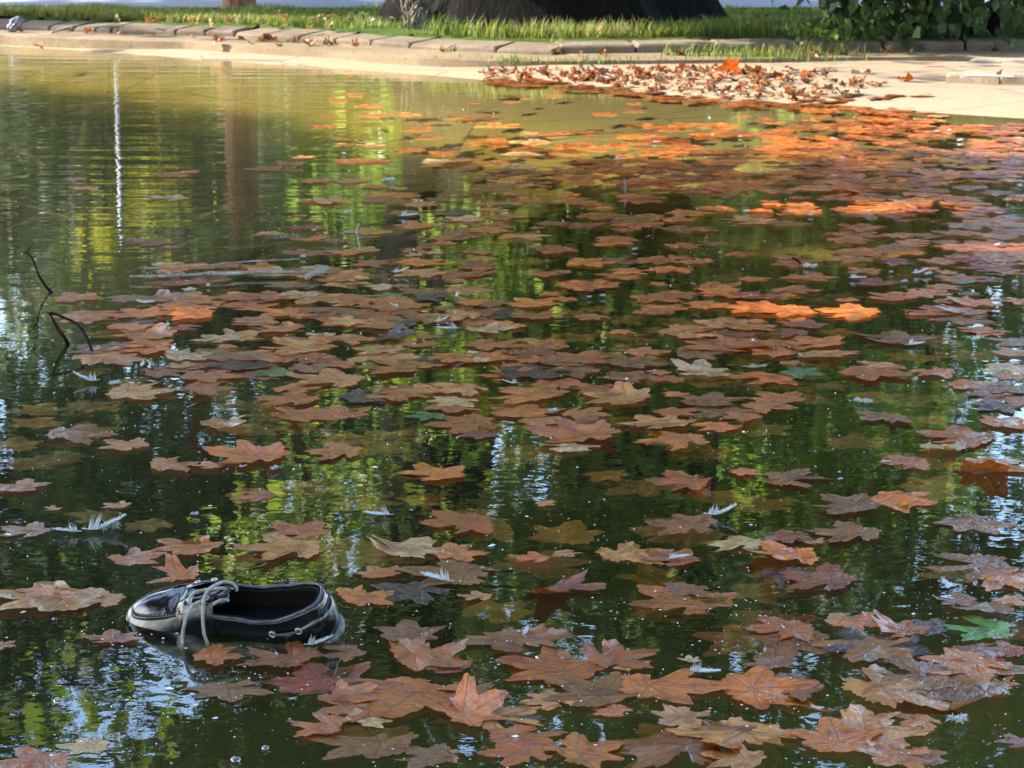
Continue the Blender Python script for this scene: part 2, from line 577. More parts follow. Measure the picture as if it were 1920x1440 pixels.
def crown_mesh(name, clumps, n_leaves, size, pal, seed, droop=0.4, loc=(0, 0, 0), gap=0.985):
    """leaf blades gathered round sprays; clumps: (x, y, z, rx, ry, rz, weight)"""
    r = np.random.default_rng(seed)
    w = np.array([c[6] for c in clumps], dtype=float)
    pick = r.choice(len(clumps), n_leaves // 14 + 1, p=w / w.sum())
    cen = np.array([c[:3] for c in clumps])[pick]
    rad = np.array([c[3:6] for c in clumps])[pick]
    d = r.normal(size=(len(pick), 3))
    d /= np.linalg.norm(d, axis=1)[:, None]
    spray = cen + d * rad * (r.random(len(pick)) ** 0.45)[:, None]
    k = r.integers(0, len(spray), n_leaves)
    ctr = spray[k] + r.normal(size=(n_leaves, 3)) * np.array((1, 1, 0.8)) * size * 1.7
    # the far bank lies in the sun: leaves whose shadow would reach it are left out
    hz = ctr[:, 2] + loc[2]
    lx, ly = ctr[:, 0] + loc[0] + SLOPE[0] * hz, ctr[:, 1] + loc[1] + SLOPE[1] * hz
    lit = (lx > -4.2) & (lx < 3.1) & (ly > 9.0) & (ly < 14.25) & (r.random(n_leaves) < gap)
    for x0, x1, y0, y1 in ((0.42, 1.0, 5.3, 5.62), (-0.92, -0.58, 5.2, 5.5), (0.5, 1.5, 6.95, 7.35), (1.0, 1.6, 6.2, 6.5), (0.05, .25, 5.5, 5.75)):  # sun flecks: leaves left out wherever they would shade these water patches
        lit |= (lx > x0) & (lx < x1) & (ly > y0) & (ly < y1)
    ctr, k = ctr[~lit], k[~lit]
    n_leaves = len(ctr)
    ax = r.normal(size=(n_leaves, 3))
    ax[:, 2] -= droop
    ax /= np.linalg.norm(ax, axis=1)[:, None]
    nr = r.normal(size=(n_leaves, 3)) * 0.7 + np.array((0, 0, 0.9))
    sd = np.cross(ax, nr)
    sd /= np.linalg.norm(sd, axis=1)[:, None] + 1e-9
    up = np.cross(sd, ax)
    L = (size * (0.65 + 0.7 * r.random(n_leaves)))[:, None]
    W = L * 0.36
    v = np.stack([ctr - ax * L * .5, ctr - ax * L * .05 + sd * W + up * L * .06, ctr + ax * L * .5 - up * L * .1, ctr - ax * L * .05 - sd * W + up * L * .06], 1).reshape(-1, 3)
    i = np.arange(n_leaves) * 4
    f = np.concatenate([np.stack([i, i + 1, i + 2], 1), np.stack([i, i + 2, i + 3], 1)])
    pc = np.array(PAL[pal])[r.integers(0, 3, len(spray))][k] * (0.8 + 0.4 * r.random((n_leaves, 1)))
    return mesh(name, v, f, False, tint=np.repeat(pc, 4, axis=0))


def limb_mesh(limbs, seed=0, n=9, knob=0.12):
    m = MB()
    for pts, r0, r1 in limbs:
        p = spline(pts, 6)
        rad = []
        for i, q in enumerate(p):
            t = i / (len(p) - 1)
            rad.append((r0 * (1 - t) ** 0.8 + r1 * (1 - (1 - t) ** 0.8)) * (1 + knob * mnoise.noise(Vector((q.x * 2 + seed, q.y * 2, q.z * 2)))))
        p = [q + mnoise.noise_vector(q * 1.6) * r0 * 0.35 * min(1, i) for i, q in enumerate(p)]
        m.tube(p, rad, n)
    return m


def tree(name, label, cat, loc, limbs, crowns, leaf_n, leaf_size, pal, bark, seed, group=None, droop=0.4, leaf_mat=None):
    root = tag(obj(name, None, loc=loc), label, cat, group)
    limb_mesh(limbs, seed).build('trunk', bark, root)
    obj('crown', crown_mesh('crown', crowns, leaf_n, leaf_size, pal, seed, droop, loc), leaf_mat or M_leaf, root)
    return root


def blobs(cx, cy, cz, rx, ry, rz, n, seed, frac=0.42, hollow=0.3):
    """a ragged crown: n uneven clumps spread through an ellipsoid"""
    r = random.Random(seed)
    out = []
    while len(out) < n:
        a, b, c = r.uniform(-1, 1), r.uniform(-1, 1), r.uniform(-1, 1)
        q = a * a + b * b + c * c
        if hollow < q < 1:
            s = frac * r.uniform(0.5, 1.15)
            out.append((cx + a * rx, cy + b * ry, cz + c * rz, rx * s, ry * s, rz * s * 0.7, s ** 2))
    return out


# --- the broad dark tree on the far bank: fused, hollowed base with two stems
def big_tree():
    D = 13.95
    root = tag(obj('old_tree', None, loc=(0.2, D, 0.10)), 'huge dark old tree with a broad fused base in the grass behind the kerb', 'tree')
    n_a, n_z = 72, 26
    v, f = [], []
    r = random.Random(3)
    for j in range(n_z):
        z = -0.1 + j * 0.075
        for k in range(n_a):
            a = 2 * math.pi * k / n_a
            flare = 1 + 0.28 * math.exp(-max(z, 0) * 4.5) + 0.06 * math.exp(-z)
            rx, ry = 0.70 * flare, 0.55 * flare
            lob = 1 + 0.10 * math.sin(3 * a + 0.6) + 0.07 * math.sin(5 * a + z * 0.8) + 0.045 * math.sin(9 * a + 1.3 - z * 0.5)
            nz = mnoise.noise(Vector((math.cos(a) * 2.2, math.sin(a) * 2.2, z * 1.1))) * 0.13 + mnoise.noise(Vector((math.cos(a) * 6, math.sin(a) * 6, z * 1.8))) * 0.06
            s = lob + nz
            v.append((-0.03 + rx * s * math.cos(a), ry * s * math.sin(a), z))
    for j in range(n_z - 1):
        for k in range(n_a):
            f.append([j * n_a + k, j * n_a + (k + 1) % n_a, (j + 1) * n_a + (k + 1) % n_a, (j + 1) * n_a + k])
    f.append([(n_z - 1) * n_a + k for k in range(n_a)])
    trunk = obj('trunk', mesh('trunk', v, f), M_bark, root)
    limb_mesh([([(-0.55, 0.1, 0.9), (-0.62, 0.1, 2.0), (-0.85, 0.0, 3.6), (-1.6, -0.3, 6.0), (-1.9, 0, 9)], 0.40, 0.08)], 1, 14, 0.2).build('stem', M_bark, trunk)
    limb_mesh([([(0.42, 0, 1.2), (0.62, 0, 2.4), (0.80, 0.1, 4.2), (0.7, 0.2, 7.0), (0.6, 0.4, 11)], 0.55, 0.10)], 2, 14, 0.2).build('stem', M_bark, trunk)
    limb_mesh([([(-0.80, -0.1, 3.2), (-1.7, -1.0, 4.2), (-2.6, -2.2, 4.6)], 0.14, 0.03), ([(0.8, 0, 3.6), (1.9, -0.9, 4.6), (3.2, -1.9, 4.9)], 0.17, 0.03),
               ([(0.7, 0, 5.0), (-0.2, -1.4, 5.9), (-0.6, -3.0, 5.6)], 0.15, 0.03), ([(0.8, 0.1, 4.6), (2.2, 1.0, 6.0), (3.8, 1.6, 6.4)], 0.16, 0.03),
               ([(-1.2, 0, 5.0), (-2.4, 0.8, 6.4), (-3.0, 1.2, 7.2)], 0.13, 0.03)], 5).build('branch', M_bark, root)
    # burr with bare twigs at the left foot
    m = MB()
    for k in range(26):
        a, h = r.uniform(-0.5, 0.5), r.uniform(0.0, 0.16)
        p0 = Vector((-0.74 + a * 0.14, -0.52 + r.uniform(-.06, .02), 0.02 + h))
        p1 = p0 + Vector((r.uniform(-.1, .12), r.uniform(-.06, .03), r.uniform(.05, .3)))
        m.tube(spline([p0, (p0 + p1) / 2 + Vector((r.uniform(-.04, .04), 0, 0)), p1], 3), [0.007, 0.006, 0.005, 0.005, 0.004, 0.003, 0.002], 5)
    m.build('twigs', M_bark_grey, root)
    bm = MB()
    nb = 18
    vv, fff = [], []
    for j in range(10):
        z = 0.20 * j / 9 - 0.03
        rr = 0.055 * math.sin(0.5 + 2.5 * j / 9) + 0.012
        for k in range(nb):
            a = 2 * math.pi * k / nb
            s = 1 + 0.35 * mnoise.noise(Vector((math.cos(a) * 3, math.sin(a) * 3, z * 14)))
            vv.append((-0.70 + rr * s * math.cos(a), -0.50 + rr * s * math.sin(a), z))
    for j in range(9):
        for k in range(nb):
            fff.append([j * nb + k, j * nb + (k + 1) % nb, (j + 1) * nb + (k + 1) % nb, (j + 1) * nb + k])
    fff.append([9 * nb + k for k in range(nb)])
    obj('burr', mesh('burr', vv, fff), M_bark_grey, root)
    cl = blobs(0.2, -1.0, 6.2, 4.8, 4.6, 3.3, 110, 21, 0.135, 0.05)
    cl += [(-1.2, -1.6, 3.6, .9, .8, .45, .10), (0.6, -2.2, 3.3, .9, .8, .5, .10), (2.2, -1.6, 3.0, .9, .8, .6, .12), (3.1, -1.0, 3.6, 1, .8, .6, .12), (-2.4, -1.2, 4.0, .9, .8, .5, .08), (1.2, -3.2, 3.9, 1.1, .8, .5, .10), (-0.6, -3.4, 4.1, 1., .8, .45, .10), (-2.6, -1.6, 3.4, .8, .7, .5, .10), (-2.7, -2.8, 3.9, .8, .7, .5, .10), (-1.7, -2.6, 3.4, .8, .7, .4, .10), (-2.9, -0.5, 3.0, .7, .7, .5, .08)]
    obj('crown', crown_mesh('crown', cl, 23000, 0.14, 'mid', 5, 0.7, (0.2, D, 0.1)), M_leaf, root)
    low = [(1.25, -0.95, .95, .32, .3, .36, .5), (1.75, -0.85, 1.15, .34, .3, .34, .5), (0.25, -1.05, 1.35, .75, .3, .26, .6), (-0.22, -0.75, 1.0, .20, .2, .28, .4), (0.02, -0.8, 0.95, .14, .2, .26, .2), (-0.3, -1.0, 1.7, .6, .3, .35, .6), (0.6, -1.0, 1.75, .5, .3, .4, .4), (1.35, -0.9, 1.6, .35, .3, .5, .5), (0.3, -1.3, 2.5, 1.0, .5, .4, .7), (1.7, -1.0, 2.5, .6, .4, .5, .5), (-1.3, -.9, 2.6, .6, .4, .4, .3)]
    obj('low_branches', crown_mesh('low_branches', low, 9000, 0.10, 'bright', 15, 0.9, (0.2, D, 0.1), 0.15), M_leaf, root)  # lighter leaves than the crown's: sunlight put into their colour
    tips = [(0.42, -2.4, 3.25, .22, .15, .16, 1), (0.80, -2.3, 3.55, .2, .15, .16, .8), (-2.45, -2.2, 3.15, .16, .15, .14, .4), (-1.9, -2.3, 3.6, .12, .15, .1, .2), (-0.4, -2.4, 2.75, .14, .12, .12, .4), (1.9, -2.2, 3.3, .2, .15, .16, .5)]
    obj('branch_tips', crown_mesh('branch_tips', tips, 380, 0.12, 'bright', 25, 0.9, (0.2, D, 0.1), 0.0), M_leaf, root)  # sunlit tips, their light painted by the lighter leaf palette


big_tree()

# --- slim brown trunk left of it
tree('slim_tree', 'slim tree with a reddish brown trunk at the edge of the path', 'tree', (-1.74, 15.35, 0.10),
     [([(0, 0, -0.1), (0, 0, 0.5), (0.02, 0, 1.3), (-0.03, 0, 2.0)], 0.115, 0.085), ([(0, 0, 1.5), (-0.25, 0, 2.2), (-0.5, 0.1, 3.2)], 0.07, 0.02), ([(0, 0, 1.7), (0.3, 0.1, 2.5), (0.5, 0, 3.6)], 0.07, 0.02)],
     blobs(0.1, 0.0, 2.6, 1.3, 1.1, 1.25, 18, 8, 0.4), 4800, 0.13, 'mid', M_bark_brown, 8)

# --- shrub at the right
def shrub():
    root = tag(obj('leafy_shrub', None, loc=(2.25, 13.05, 0.115)), 'dense dark shrub with several stems and drooping leaves behind the right kerb', 'shrub')
    r = random.Random(9)
    for k in range(7):
        x = r.uniform(-0.42, 0.42)
        pts = [(x, r.uniform(-.12, .15), -0.05), (x * 1.2 + r.uniform(-.05, .05), r.uniform(-.1, .1), 0.4), (x * 1.7 + r.uniform(-.15, .15), r.uniform(-.2, .2), 1.0), (x * 2 + r.uniform(-.2, .2), r.uniform(-.2, .2), 1.6)]
        limb_mesh([(pts, r.uniform(0.022, 0.055), 0.008)], k).build('stem', M_bark_brown if k < 3 else M_bark, root)
    cl = [(-0.30, -0.15, 0.55, .40, .28, .22, .5), (-0.62, -0.1, 0.46, .16, .2, .20, .25), (0.25, -0.1, 0.62, .36, .3, .25, .5), (0.0, 0.05, 1.1, .62, .45, .45, 1.0), (-0.1, -0.25, 0.20, .22, .12, .14, .25), (0.66, 0.05, .16, .22, .2, .14, .18), (-0.40, -0.25, .16, .14, .1, .1, .1), (0.2, -.3, .22, .15, .1, .12, .12)]
    obj('foliage', crown_mesh('foliage', cl, 3800, 0.080, 'mid', 12, 1.1), M_leaf, root)


shrub()

# --- trees beyond the path; (x, y, height of crown centre, rx, ry, rz, leaves, size, palette, trunk radius)
BACK = [
    ('dark leaning tree whose crown hangs over the left path', (-5.2, 25.5, 7.5, 1.7, 1.2, 3.1, 10000, .19, 'dark', .10)),
    ('broad pale green tree beyond the path at the far left', (-4.2, 24, 2.2, 1.3, 1.5, 1.8, 5500, .20, 'grey', .13)),
    ('grey green poplar standing tall beyond the path', (-3.2, 27, 4.2, 1.0, 1.2, 4.1, 5200, .20, 'grey', .14)),
    ('small yellow leaved tree beyond the slim trunk', (-3.30, 19.5, 2.02, .13, .3, .12, 330, .075, 'yellow', .03)),
    ('tall yellowing tree beyond the path', (-3.28, 22, 1.86, .10, .2, .09, 260, .085, 'yellow', .03)),
    ('dark evergreen far behind the white post', (-6.3, 34, 2.3, .9, 1.2, 2.2, 5000, .26, 'dark', .2)),
    ('leafy green tree in sun left of the old tree', (-1.1, 23.2, 2.7, 1.0, 1.0, 2.2, 5600, .18, 'bright', .11)),
    ('pale green tree showing between the two stems', (-.40, 18.95, 1.9, .75, .7, 1.1, 3800, .16, 'bright', .09)),
    ('tall dark tree far behind the old tree', (.6, 36, 6.0, 3.0, 2.5, 5.6, 9000, .28, 'mid', .25)),
    ('sunlit yellow green tree right of the old tree', (2.2, 20.9, 2.6, 1.0, .9, 1.9, 5200, .16, 'bright', .10)),
    ('round bright green tree behind the shrub', (3.2, 22.8, 3.6, 1.1, 1.0, 1.5, 4200, .17, 'bright', .11)),
    ('grey green tree far off to the right', (5.4, 33, 5.2, 2.2, 2.0, 4.6, 7500, .26, 'grey', .2)),
    ('large mid green tree far off behind the shrub', (3.2, 41, 7.5, 3.0, 2.6, 5.6, 8000, .32, 'mid', .28)),
    ('large dark tree at the far left edge of the park', (-7.6, 42, 3.0, 2.6, 2.4, 2.7, 6500, .32, 'mid', .28)),
    ('tall dark tree far behind the slim trunk', (-2.6, 40, 6.5, 2.6, 2.4, 5.2, 7500, .32, 'dark', .28)),
]
for k, (lab, (x, y, zc, rx, ry, rz, nl, ls, pal, tr)) in enumerate(BACK):
    h = zc + rz * 0.7
    tree('park_tree', lab, 'tree', (x, y, 0.10), [([(0, 0, -0.1), (0.03, 0, h * .3), (-0.05 + .1 * (k % 3), 0.05, h * .65), (0.05, 0, h)], tr, tr * 0.2),
         ([(0, 0, zc - rz * .5), (rx * .4, 0, zc), (rx * .7, .1, zc + rz * .3)], tr * .4, .015), ([(0, 0, zc - rz * .3), (-rx * .4, 0.1, zc + rz * .1), (-rx * .65, .1, zc + rz * .4)], tr * .4, .015)],
         blobs(0, 0, zc, rx, ry, rz, 18, 60 + k, 0.40), nl, ls, pal, (M_bark, M_bark_grey, M_bark_brown)[k % 3], 60 + k, 'park trees beyond the path')

# --- a hedge and far tree line closing the park
hb = []
r = random.Random(77)
for k in range(60):
    x = -26 + k * 0.9
    hb.append((x, 52 + r.uniform(-2, 2), r.uniform(1.5, 4.5), r.uniform(1.5, 3), 1.5, r.uniform(1.2, 2.6), 1))
o = obj('tree_line', crown_mesh('tree_line', hb, 26000, 0.55, 'mid', 99), M_leaf)
tag(o, 'far band of mixed trees closing off the park', 'tree line', kind='stuff')

# --- trees standing on the left bank that shade the near water
SHADE = [((-6.6, 15.3), 4.6, 2.2, .8, 1.6), ((-11.0, 15.4), 7.0, 2.8, .9, 2.2), ((-9.8, 7.9), 6.4, 2.6, 1.8, 2.2), ((-6.9, 7.3), 7.2, 2.2, 1.8, 2.0), ((-9.5, 5.6), 6.2, 2.6, 2.3, 2.2), ((-8.6, 1.8), 5.4, 2.8, 2.5, 2.4), ((-7.6, -2.0), 5.0, 2.6, 2.4, 2.4), ((-13.5, 4.2), 8.5, 3.0, 3.2, 2.6), ((-12.0, -0.5), 8.2, 3.0, 3.0, 2.6)]
for k, ((x, y), zc, rx, ry, rz) in enumerate(SHADE):
    tree('shade_tree', ['round tree on the lawn left of the path', 'tall tree on the lawn far left of the path', 'plane tree at the far end of the left bank', 'tall plane tree close to the water on the left bank', 'spreading plane tree on the left bank', 'plane tree leaning over the left bank', 'low plane tree on the near left bank', 'tall plane tree set back from the left bank', 'tall plane tree behind the near left bank'][k], 'tree', (x, y, 0.10),
         [([(0, 0, -0.1), (0.1, 0, zc * .35), (0, .1, zc * .7), (.1, 0, zc + rz * .5)], .3, .06), ([(0, 0, zc * .5), (rx * .5, .3, zc), (rx * .8, .2, zc + .5)], .12, .03), ([(0, 0, zc * .55), (-rx * .5, -.3, zc), (-rx * .8, -.2, zc + .5)], .12, .03)],
         blobs(0, 0, zc, rx, ry, rz, 24, 90 + k, 0.40, 0.05), 6500, .26, 'mid', M_bark_grey, 90 + k, 'plane trees on the left bank')

# --- trees behind and to the right of where the picture is taken
for k, (x, y, zc, rx, ry, rz) in enumerate([(-5.5, -7.5, 5.5, 3.4, 3.0, 3.6), (1.5, -7.0, 6.0, 3.6, 2.6, 4.2), (8.0, -4.5, 6.0, 3.2, 3.4, 4.0), (9.5, 3.0, 6.0, 3.0, 3.6, 4.0), (9.0, 9.0, 6.5, 2.6, 3.0, 4.0)]):
    tree('park_tree', ['wide park tree behind the near left corner of the pond', 'wide park tree behind the near bank', 'wide park tree behind the near right corner of the pond', 'wide park tree on the right bank', 'wide park tree at the far end of the right bank'][k], 'tree', (x, y, 0.10),
         [([(0, 0, -0.1), (0.1, 0, zc * .35), (0, .1, zc * .7), (.1, 0, zc + rz * .5)], .3, .06)], blobs(0, 0, zc, rx, ry, rz, 22, 190 + k, 0.42, 0.05), 4200, .42, 'mid', M_bark_grey, 190 + k, 'trees around the near banks')

# --- white post beyond the path
M_white = NT('white_paint')
M_white = M_white.done(M_white.pbr(color=(0.34, 0.36, 0.40), rough=0.5))
m = MB()
m.tube([(0, 0, -0.1), (0, 0, 1.75)], 0.014, 12)
m.tube([(0, 0, 1.75), (0, 0, 1.79)], [0.026, 0.018], 12)
pp = PV(213, 20, 18.4)
tag(m.build('white_post', M_white), 'slim white post standing beyond the path on the left', 'post').location = (pp.x, 18.4, 0.12)

# ------------------------------------------------------------------ grass
def grass_material():
    n = NT('grass_blades')
    t = n.n('Attribute', attribute_name='tint').outputs['Color']
    df = n.pbr(color=t, rough=0.55, spec=0.3)
    tl = n.n('BsdfTranslucent', {'Color': n.mix(1.0, t, (1.5, 1.5, 0.7), 'MULTIPLY')}).outputs[0]
    return n.done(n.n('MixShader', {0: 0.45, 1: df, 2: tl}).outputs[0])


def lawn_z(x, y):
    return ground_h(np.array([[x, y]]))[0] + 0.018


def grass():
    r = np.random.default_rng(5)
    N = 60000
    x = r.uniform(-4.2, 4.2, N)
    y0 = kerb_y(x) + 0.30
    y = y0 + r.random(N) ** 1.25 * (15.12 - y0)
    h = 0.020 + 0.024 * r.random(N)
    # taller unmown fringe along the kerb and round the old tree
    edge = np.exp(-((y - y0) / 0.45) ** 2)
    tall = np.array([mnoise.noise(Vector((a * 2.1, b * 2.1, 0))) for a, b in zip(x, y)])
    mid = ((x > -0.45) & (x < 1.75)).astype(float)
    h *= 1 + edge * (0.5 + 1.5 * mid) * r.random(N) + np.clip(tall, 0, 1) * 1.0
    patch = np.array([mnoise.noise(Vector((a * 0.9, b * 1.4, 7))) for a, b in zip(x, y)])
    bare = (x > -1.15) & (x < -0.45) & (y < 14.0)
    keep = (patch > -0.22 - 0.2 * r.random(N)) & ~(bare & (r.random(N) < 0.75)) & ~((x > 1.4) & (y < 14.1) & (r.random(N) < 0.8))
    x, y, h = x[keep], y[keep], h[keep]
    # tufts in the joints and on the ledge
    ex, ey, eh = [], [], []
    for px, py, n_, hh, sp in [(1042, 100, 60, .07, .02), (1090, 116, 70, .03, .12), (900, 112, 60, .025, .15), (835, 100, 40, .04, .03), (1215, 114, 60, .03, .12), (1340, 108, 90, .07, .10), (1400, 110, 160, .06, .14), (1480, 108, 150, .06, .12), (1560, 106, 90, .05, .1), (1290, 108, 50, .05, .06), (690, 100, 40, .02, .1), (960, 116, 80, .03, .06), (1425, 112, 120, .04, .2), (1640, 101, 30, .03, .1)]:
        p = P(px, py, 0.05)
        ex += list(r.normal(p.x, sp, n_))
        ey += list(p.y - 0.02 + r.normal(0, 0.03, n_))
        eh += list(hh * (0.5 + r.random(n_)))
    z = ground_h(np.column_stack([x, y])) + 0.016
    x = np.concatenate([x, ex])
    y = np.concatenate([y, ey])
    h = np.concatenate([h, eh])
    z = np.concatenate([z, np.full(len(ex), 0.048)])
    n = len(x)
    a = r.uniform(0, 2 * np.pi, n)
    lean = h * r.uniform(0.1, 0.8, n)
    w = 0.0022 + 0.0016 * r.random(n)
    b = np.stack([x, y, z], 1)
    side = np.stack([np.cos(a), np.sin(a), 0 * a], 1) * w[:, None]
    fw = np.stack([-np.sin(a), np.cos(a), 0 * a], 1)
    up = np.array((0, 0, 1.0))
    m_ = b + fw * (lean * .35)[:, None] + up * (h * .6)[:, None]
    t = b + fw * lean[:, None] + up * h[:, None]
    v = np.stack([b - side, b + side, m_ + side * .8, m_ - side * .8, t], 1).reshape(-1, 3)
    i = np.arange(n) * 5
    f = np.concatenate([np.stack([i, i + 1, i + 2], 1), np.stack([i, i + 2, i + 3], 1), np.stack([i + 3, i + 2, i + 4], 1)])
    pal = np.array([(0.080, 0.125, 0.022), (0.115, 0.165, 0.030), (0.18, 0.19, 0.055), (0.28, 0.23, 0.11)])
    dry = np.array([mnoise.noise(Vector((a_ * 1.3, b_ * 1.8, 2))) for a_, b_ in zip(x, y)]) + 0.25 * np.exp(-((y - kerb_y(x) - .3) / .4) ** 2)
    ch = np.where(r.random(n) < np.clip(0.25 + dry * 0.9, 0.05, .8), r.integers(2, 4, n), r.integers(0, 2, n))
    c = pal[ch] * (0.75 + 0.5 * r.random((n, 1)))
    o = obj('lawn_grass', mesh('lawn_grass', v, f, True, tint=np.repeat(c, 5, axis=0)), grass_material())
    tag(o, 'short sunlit grass with a taller fringe along the kerb', 'grass', kind='stuff')


grass()
# ------------------------------------------------------------------ plane leaves
def leaf_material(name, from_object):
    n = NT(name)
    uv = n.n('UVMap').outputs[0]
    u, v = (lambda q: (q.outputs[0], q.outputs[1]))(n.n('SeparateXYZ', {0: uv}))
    if from_object:
        base = n.n('ObjectInfo').outputs['Color']
        rnd = n.n('ObjectInfo').outputs['Random']
    else:
        base = n.n('Attribute', attribute_name='tint').outputs['Color']
        rnd = 0.37
    off = n.n('CombineXYZ', {0: n.math('MULTIPLY', rnd, 37.0), 1: n.math('MULTIPLY', rnd, 91.0), 2: 0.0}).outputs[0]
    vec = n.n('VectorMath', {0: uv, 1: off}, operation='ADD').outputs[0]
    blot = n.noise(2.6, 5, 0.65, vec, 0.6)
    mott = n.noise(14, 4, 0.7, vec)
    col = n.mix(n.step(blot, 0.42, 0.68), base, n.mix(1.0, base, (0.50, 0.36, 0.30), 'MULTIPLY'))
    col = n.mix(n.math('MULTIPLY', n.step(n.noise(1.7, 3, 0.5, vec), 0.55, 0.72), 0.35), col, n.mix(0.4, base, (0.62, 0.36, 0.14)))
    col = n.mix(0.75, col, n.ramp(mott, [(0.25, (0.66, 0.60, 0.56)), (0.75, (1.18, 1.16, 1.12))]), 'MULTIPLY')
    spots = n.step(n.noise(30, 3, 0.6, vec), 0.70, 0.76)
    col = n.mix(n.math('MULTIPLY', spots, 0.6), col, n.mix(1.0, base, (0.25, 0.18, 0.15), 'MULTIPLY'))
    # veins: five ribs from the stalk, side veins off each
    wob = n.math('MULTIPLY', n.math('SUBTRACT', n.noise(3.5, 2, 0.5, vec), 0.5), 0.10)
    rib, side = None, None
    for a in (0, 50, -50, 102, -102):
        c, s_ = math.cos(R(90 + a)), math.sin(R(90 + a))
        fwd = n.math('ADD', n.math('MULTIPLY', u, c), n.math('MULTIPLY', v, s_))
        lat = n.math('ABSOLUTE', n.math('ADD', n.math('SUBTRACT', n.math('MULTIPLY', u, s_), n.math('MULTIPLY', v, c)), n.math('MULTIPLY', wob, fwd)))
        front = n.math('GREATER_THAN', fwd, 0.0)
        k = n.math('MULTIPLY', front, n.step(lat, 0.030, 0.006))
        rib = k if rib is None else n.math('MAXIMUM', rib, k)
        near = n.step(lat, 0.30, 0.20)
        ph = n.math('PINGPONG', n.math('SUBTRACT', fwd, n.math('MULTIPLY', lat, 0.9)), 0.085)
        q = n.math('MULTIPLY', n.math('MULTIPLY', front, near), n.step(ph, 0.012, 0.003))
        side = q if side is None else n.math('MAXIMUM', side, q)
    vein = n.math('MAXIMUM', rib, n.math('MULTIPLY', side, 0.5))
    col = n.mix(n.math('MULTIPLY', vein, 0.55), col, n.mix(1.0, base, (0.34, 0.25, 0.22), 'MULTIPLY'))
    h = n.math('ADD', n.math('MULTIPLY', vein, -0.5), n.math('MULTIPLY', mott, 0.6))
    nor = n.bump(h, 0.0016 if from_object else 0.001)
    wet = n.step(n.noise(3.2, 4, 0.6, vec), 0.40, 0.50)
    wetn = n.bump(n.noise(9, 3, 0.6, vec), 0.003)
    df = n.pbr(color=col, rough=n.math('SUBTRACT', 0.62, n.math('MULTIPLY', wet, 0.25)), spec=0.35, normal=nor, coat=wet, coat_rough=0.03, coat_normal=wetn)
    tl = n.n('BsdfTranslucent', {'Color': n.mix(1.0, col, (1.5, 0.95, 0.6), 'MULTIPLY'), 'Normal': nor}).outputs[0]
    return n.done(n.n('MixShader', {0: 0.20, 1: df, 2: tl}).outputs[0])


M_dry = leaf_material('plane_leaf', True)
M_dry_many = leaf_material('plane_leaf_many', False)


def leaf_outline(seed, n=80):
    """radius of a plane leaf's edge over the angle, stalk joint at the origin, tip at +v; about 2 units across"""
    r = random.Random(seed)
    out_ = []
    if seed % 5 == 2:                                   # a plain oval leaf of another tree
        w_, t_ = r.uniform(.42, .60), r.uniform(8, 14)
        for k in range(n):
            a = -180 + 360 * (k + 0.5) / n
            c = math.cos(R(a))
            rad = w_ / math.sqrt(1 - (1 - w_ * w_) * c * c) * (1 + 0.16 * max(0, c) ** 14 - 0.10 * max(0, -c) ** 6)
            rad *= 1 + 0.025 * math.sin(R(a) * t_ * 2) + 0.03 * r.uniform(-1, 1)
            out_.append((R(a), rad))
        return out_
    three = r.random() < 0.3
    wide = r.random() < 0.3
    lobes = [(0, 1.0 * r.uniform(.92, 1.1), 34), (r.uniform(44, 56), .95 * r.uniform(.82, 1.08), 33), (-r.uniform(44, 56), .95 * r.uniform(.82, 1.08), 33)]
    lo = 0.52 if three else 0.72
    lobes += [(r.uniform(96, 112), lo * r.uniform(.75, 1.1), 36), (-r.uniform(96, 112), lo * r.uniform(.75, 1.1), 36)]
    depth = r.uniform(0.52, 0.72)
    body = r.uniform(0.56, 0.66) if wide else r.uniform(0.38, 0.55)
    tn, th = r.choice((9, 11, 13)), r.uniform(0.05, 0.105)
    torn = (r.uniform(-180, 180), r.uniform(10, 22), r.uniform(.3, .7)) if r.random() < 0.5 else None
    out = []
    for k in range(n):
        a = -180 + 360 * (k + 0.5) / n
        rad = 0.0
        for c, L, w in lobes:
            d = abs((a - c + 180) % 360 - 180)
            if d < w:
                t = d / w
                rad = max(rad, L * ((1 - t) ** 1.15 * (1 - depth) + depth * (1 - t * t * 0.45)))
        rad = max(rad, 0.34 if abs(a) > 152 else body)
        x = (a * tn / 180.0 + seed * .37) % 1.0
        rad *= 1 + th * (abs(x - 0.5) * 4 - 1) * (0.4 + 0.6 * (abs(a) < 140))
        if torn and abs((a - torn[0] + 180) % 360 - 180) < torn[1]:
            rad *= torn[2]
        out.append((R(a), rad * (1 + 0.03 * r.uniform(-1, 1))))
    return out


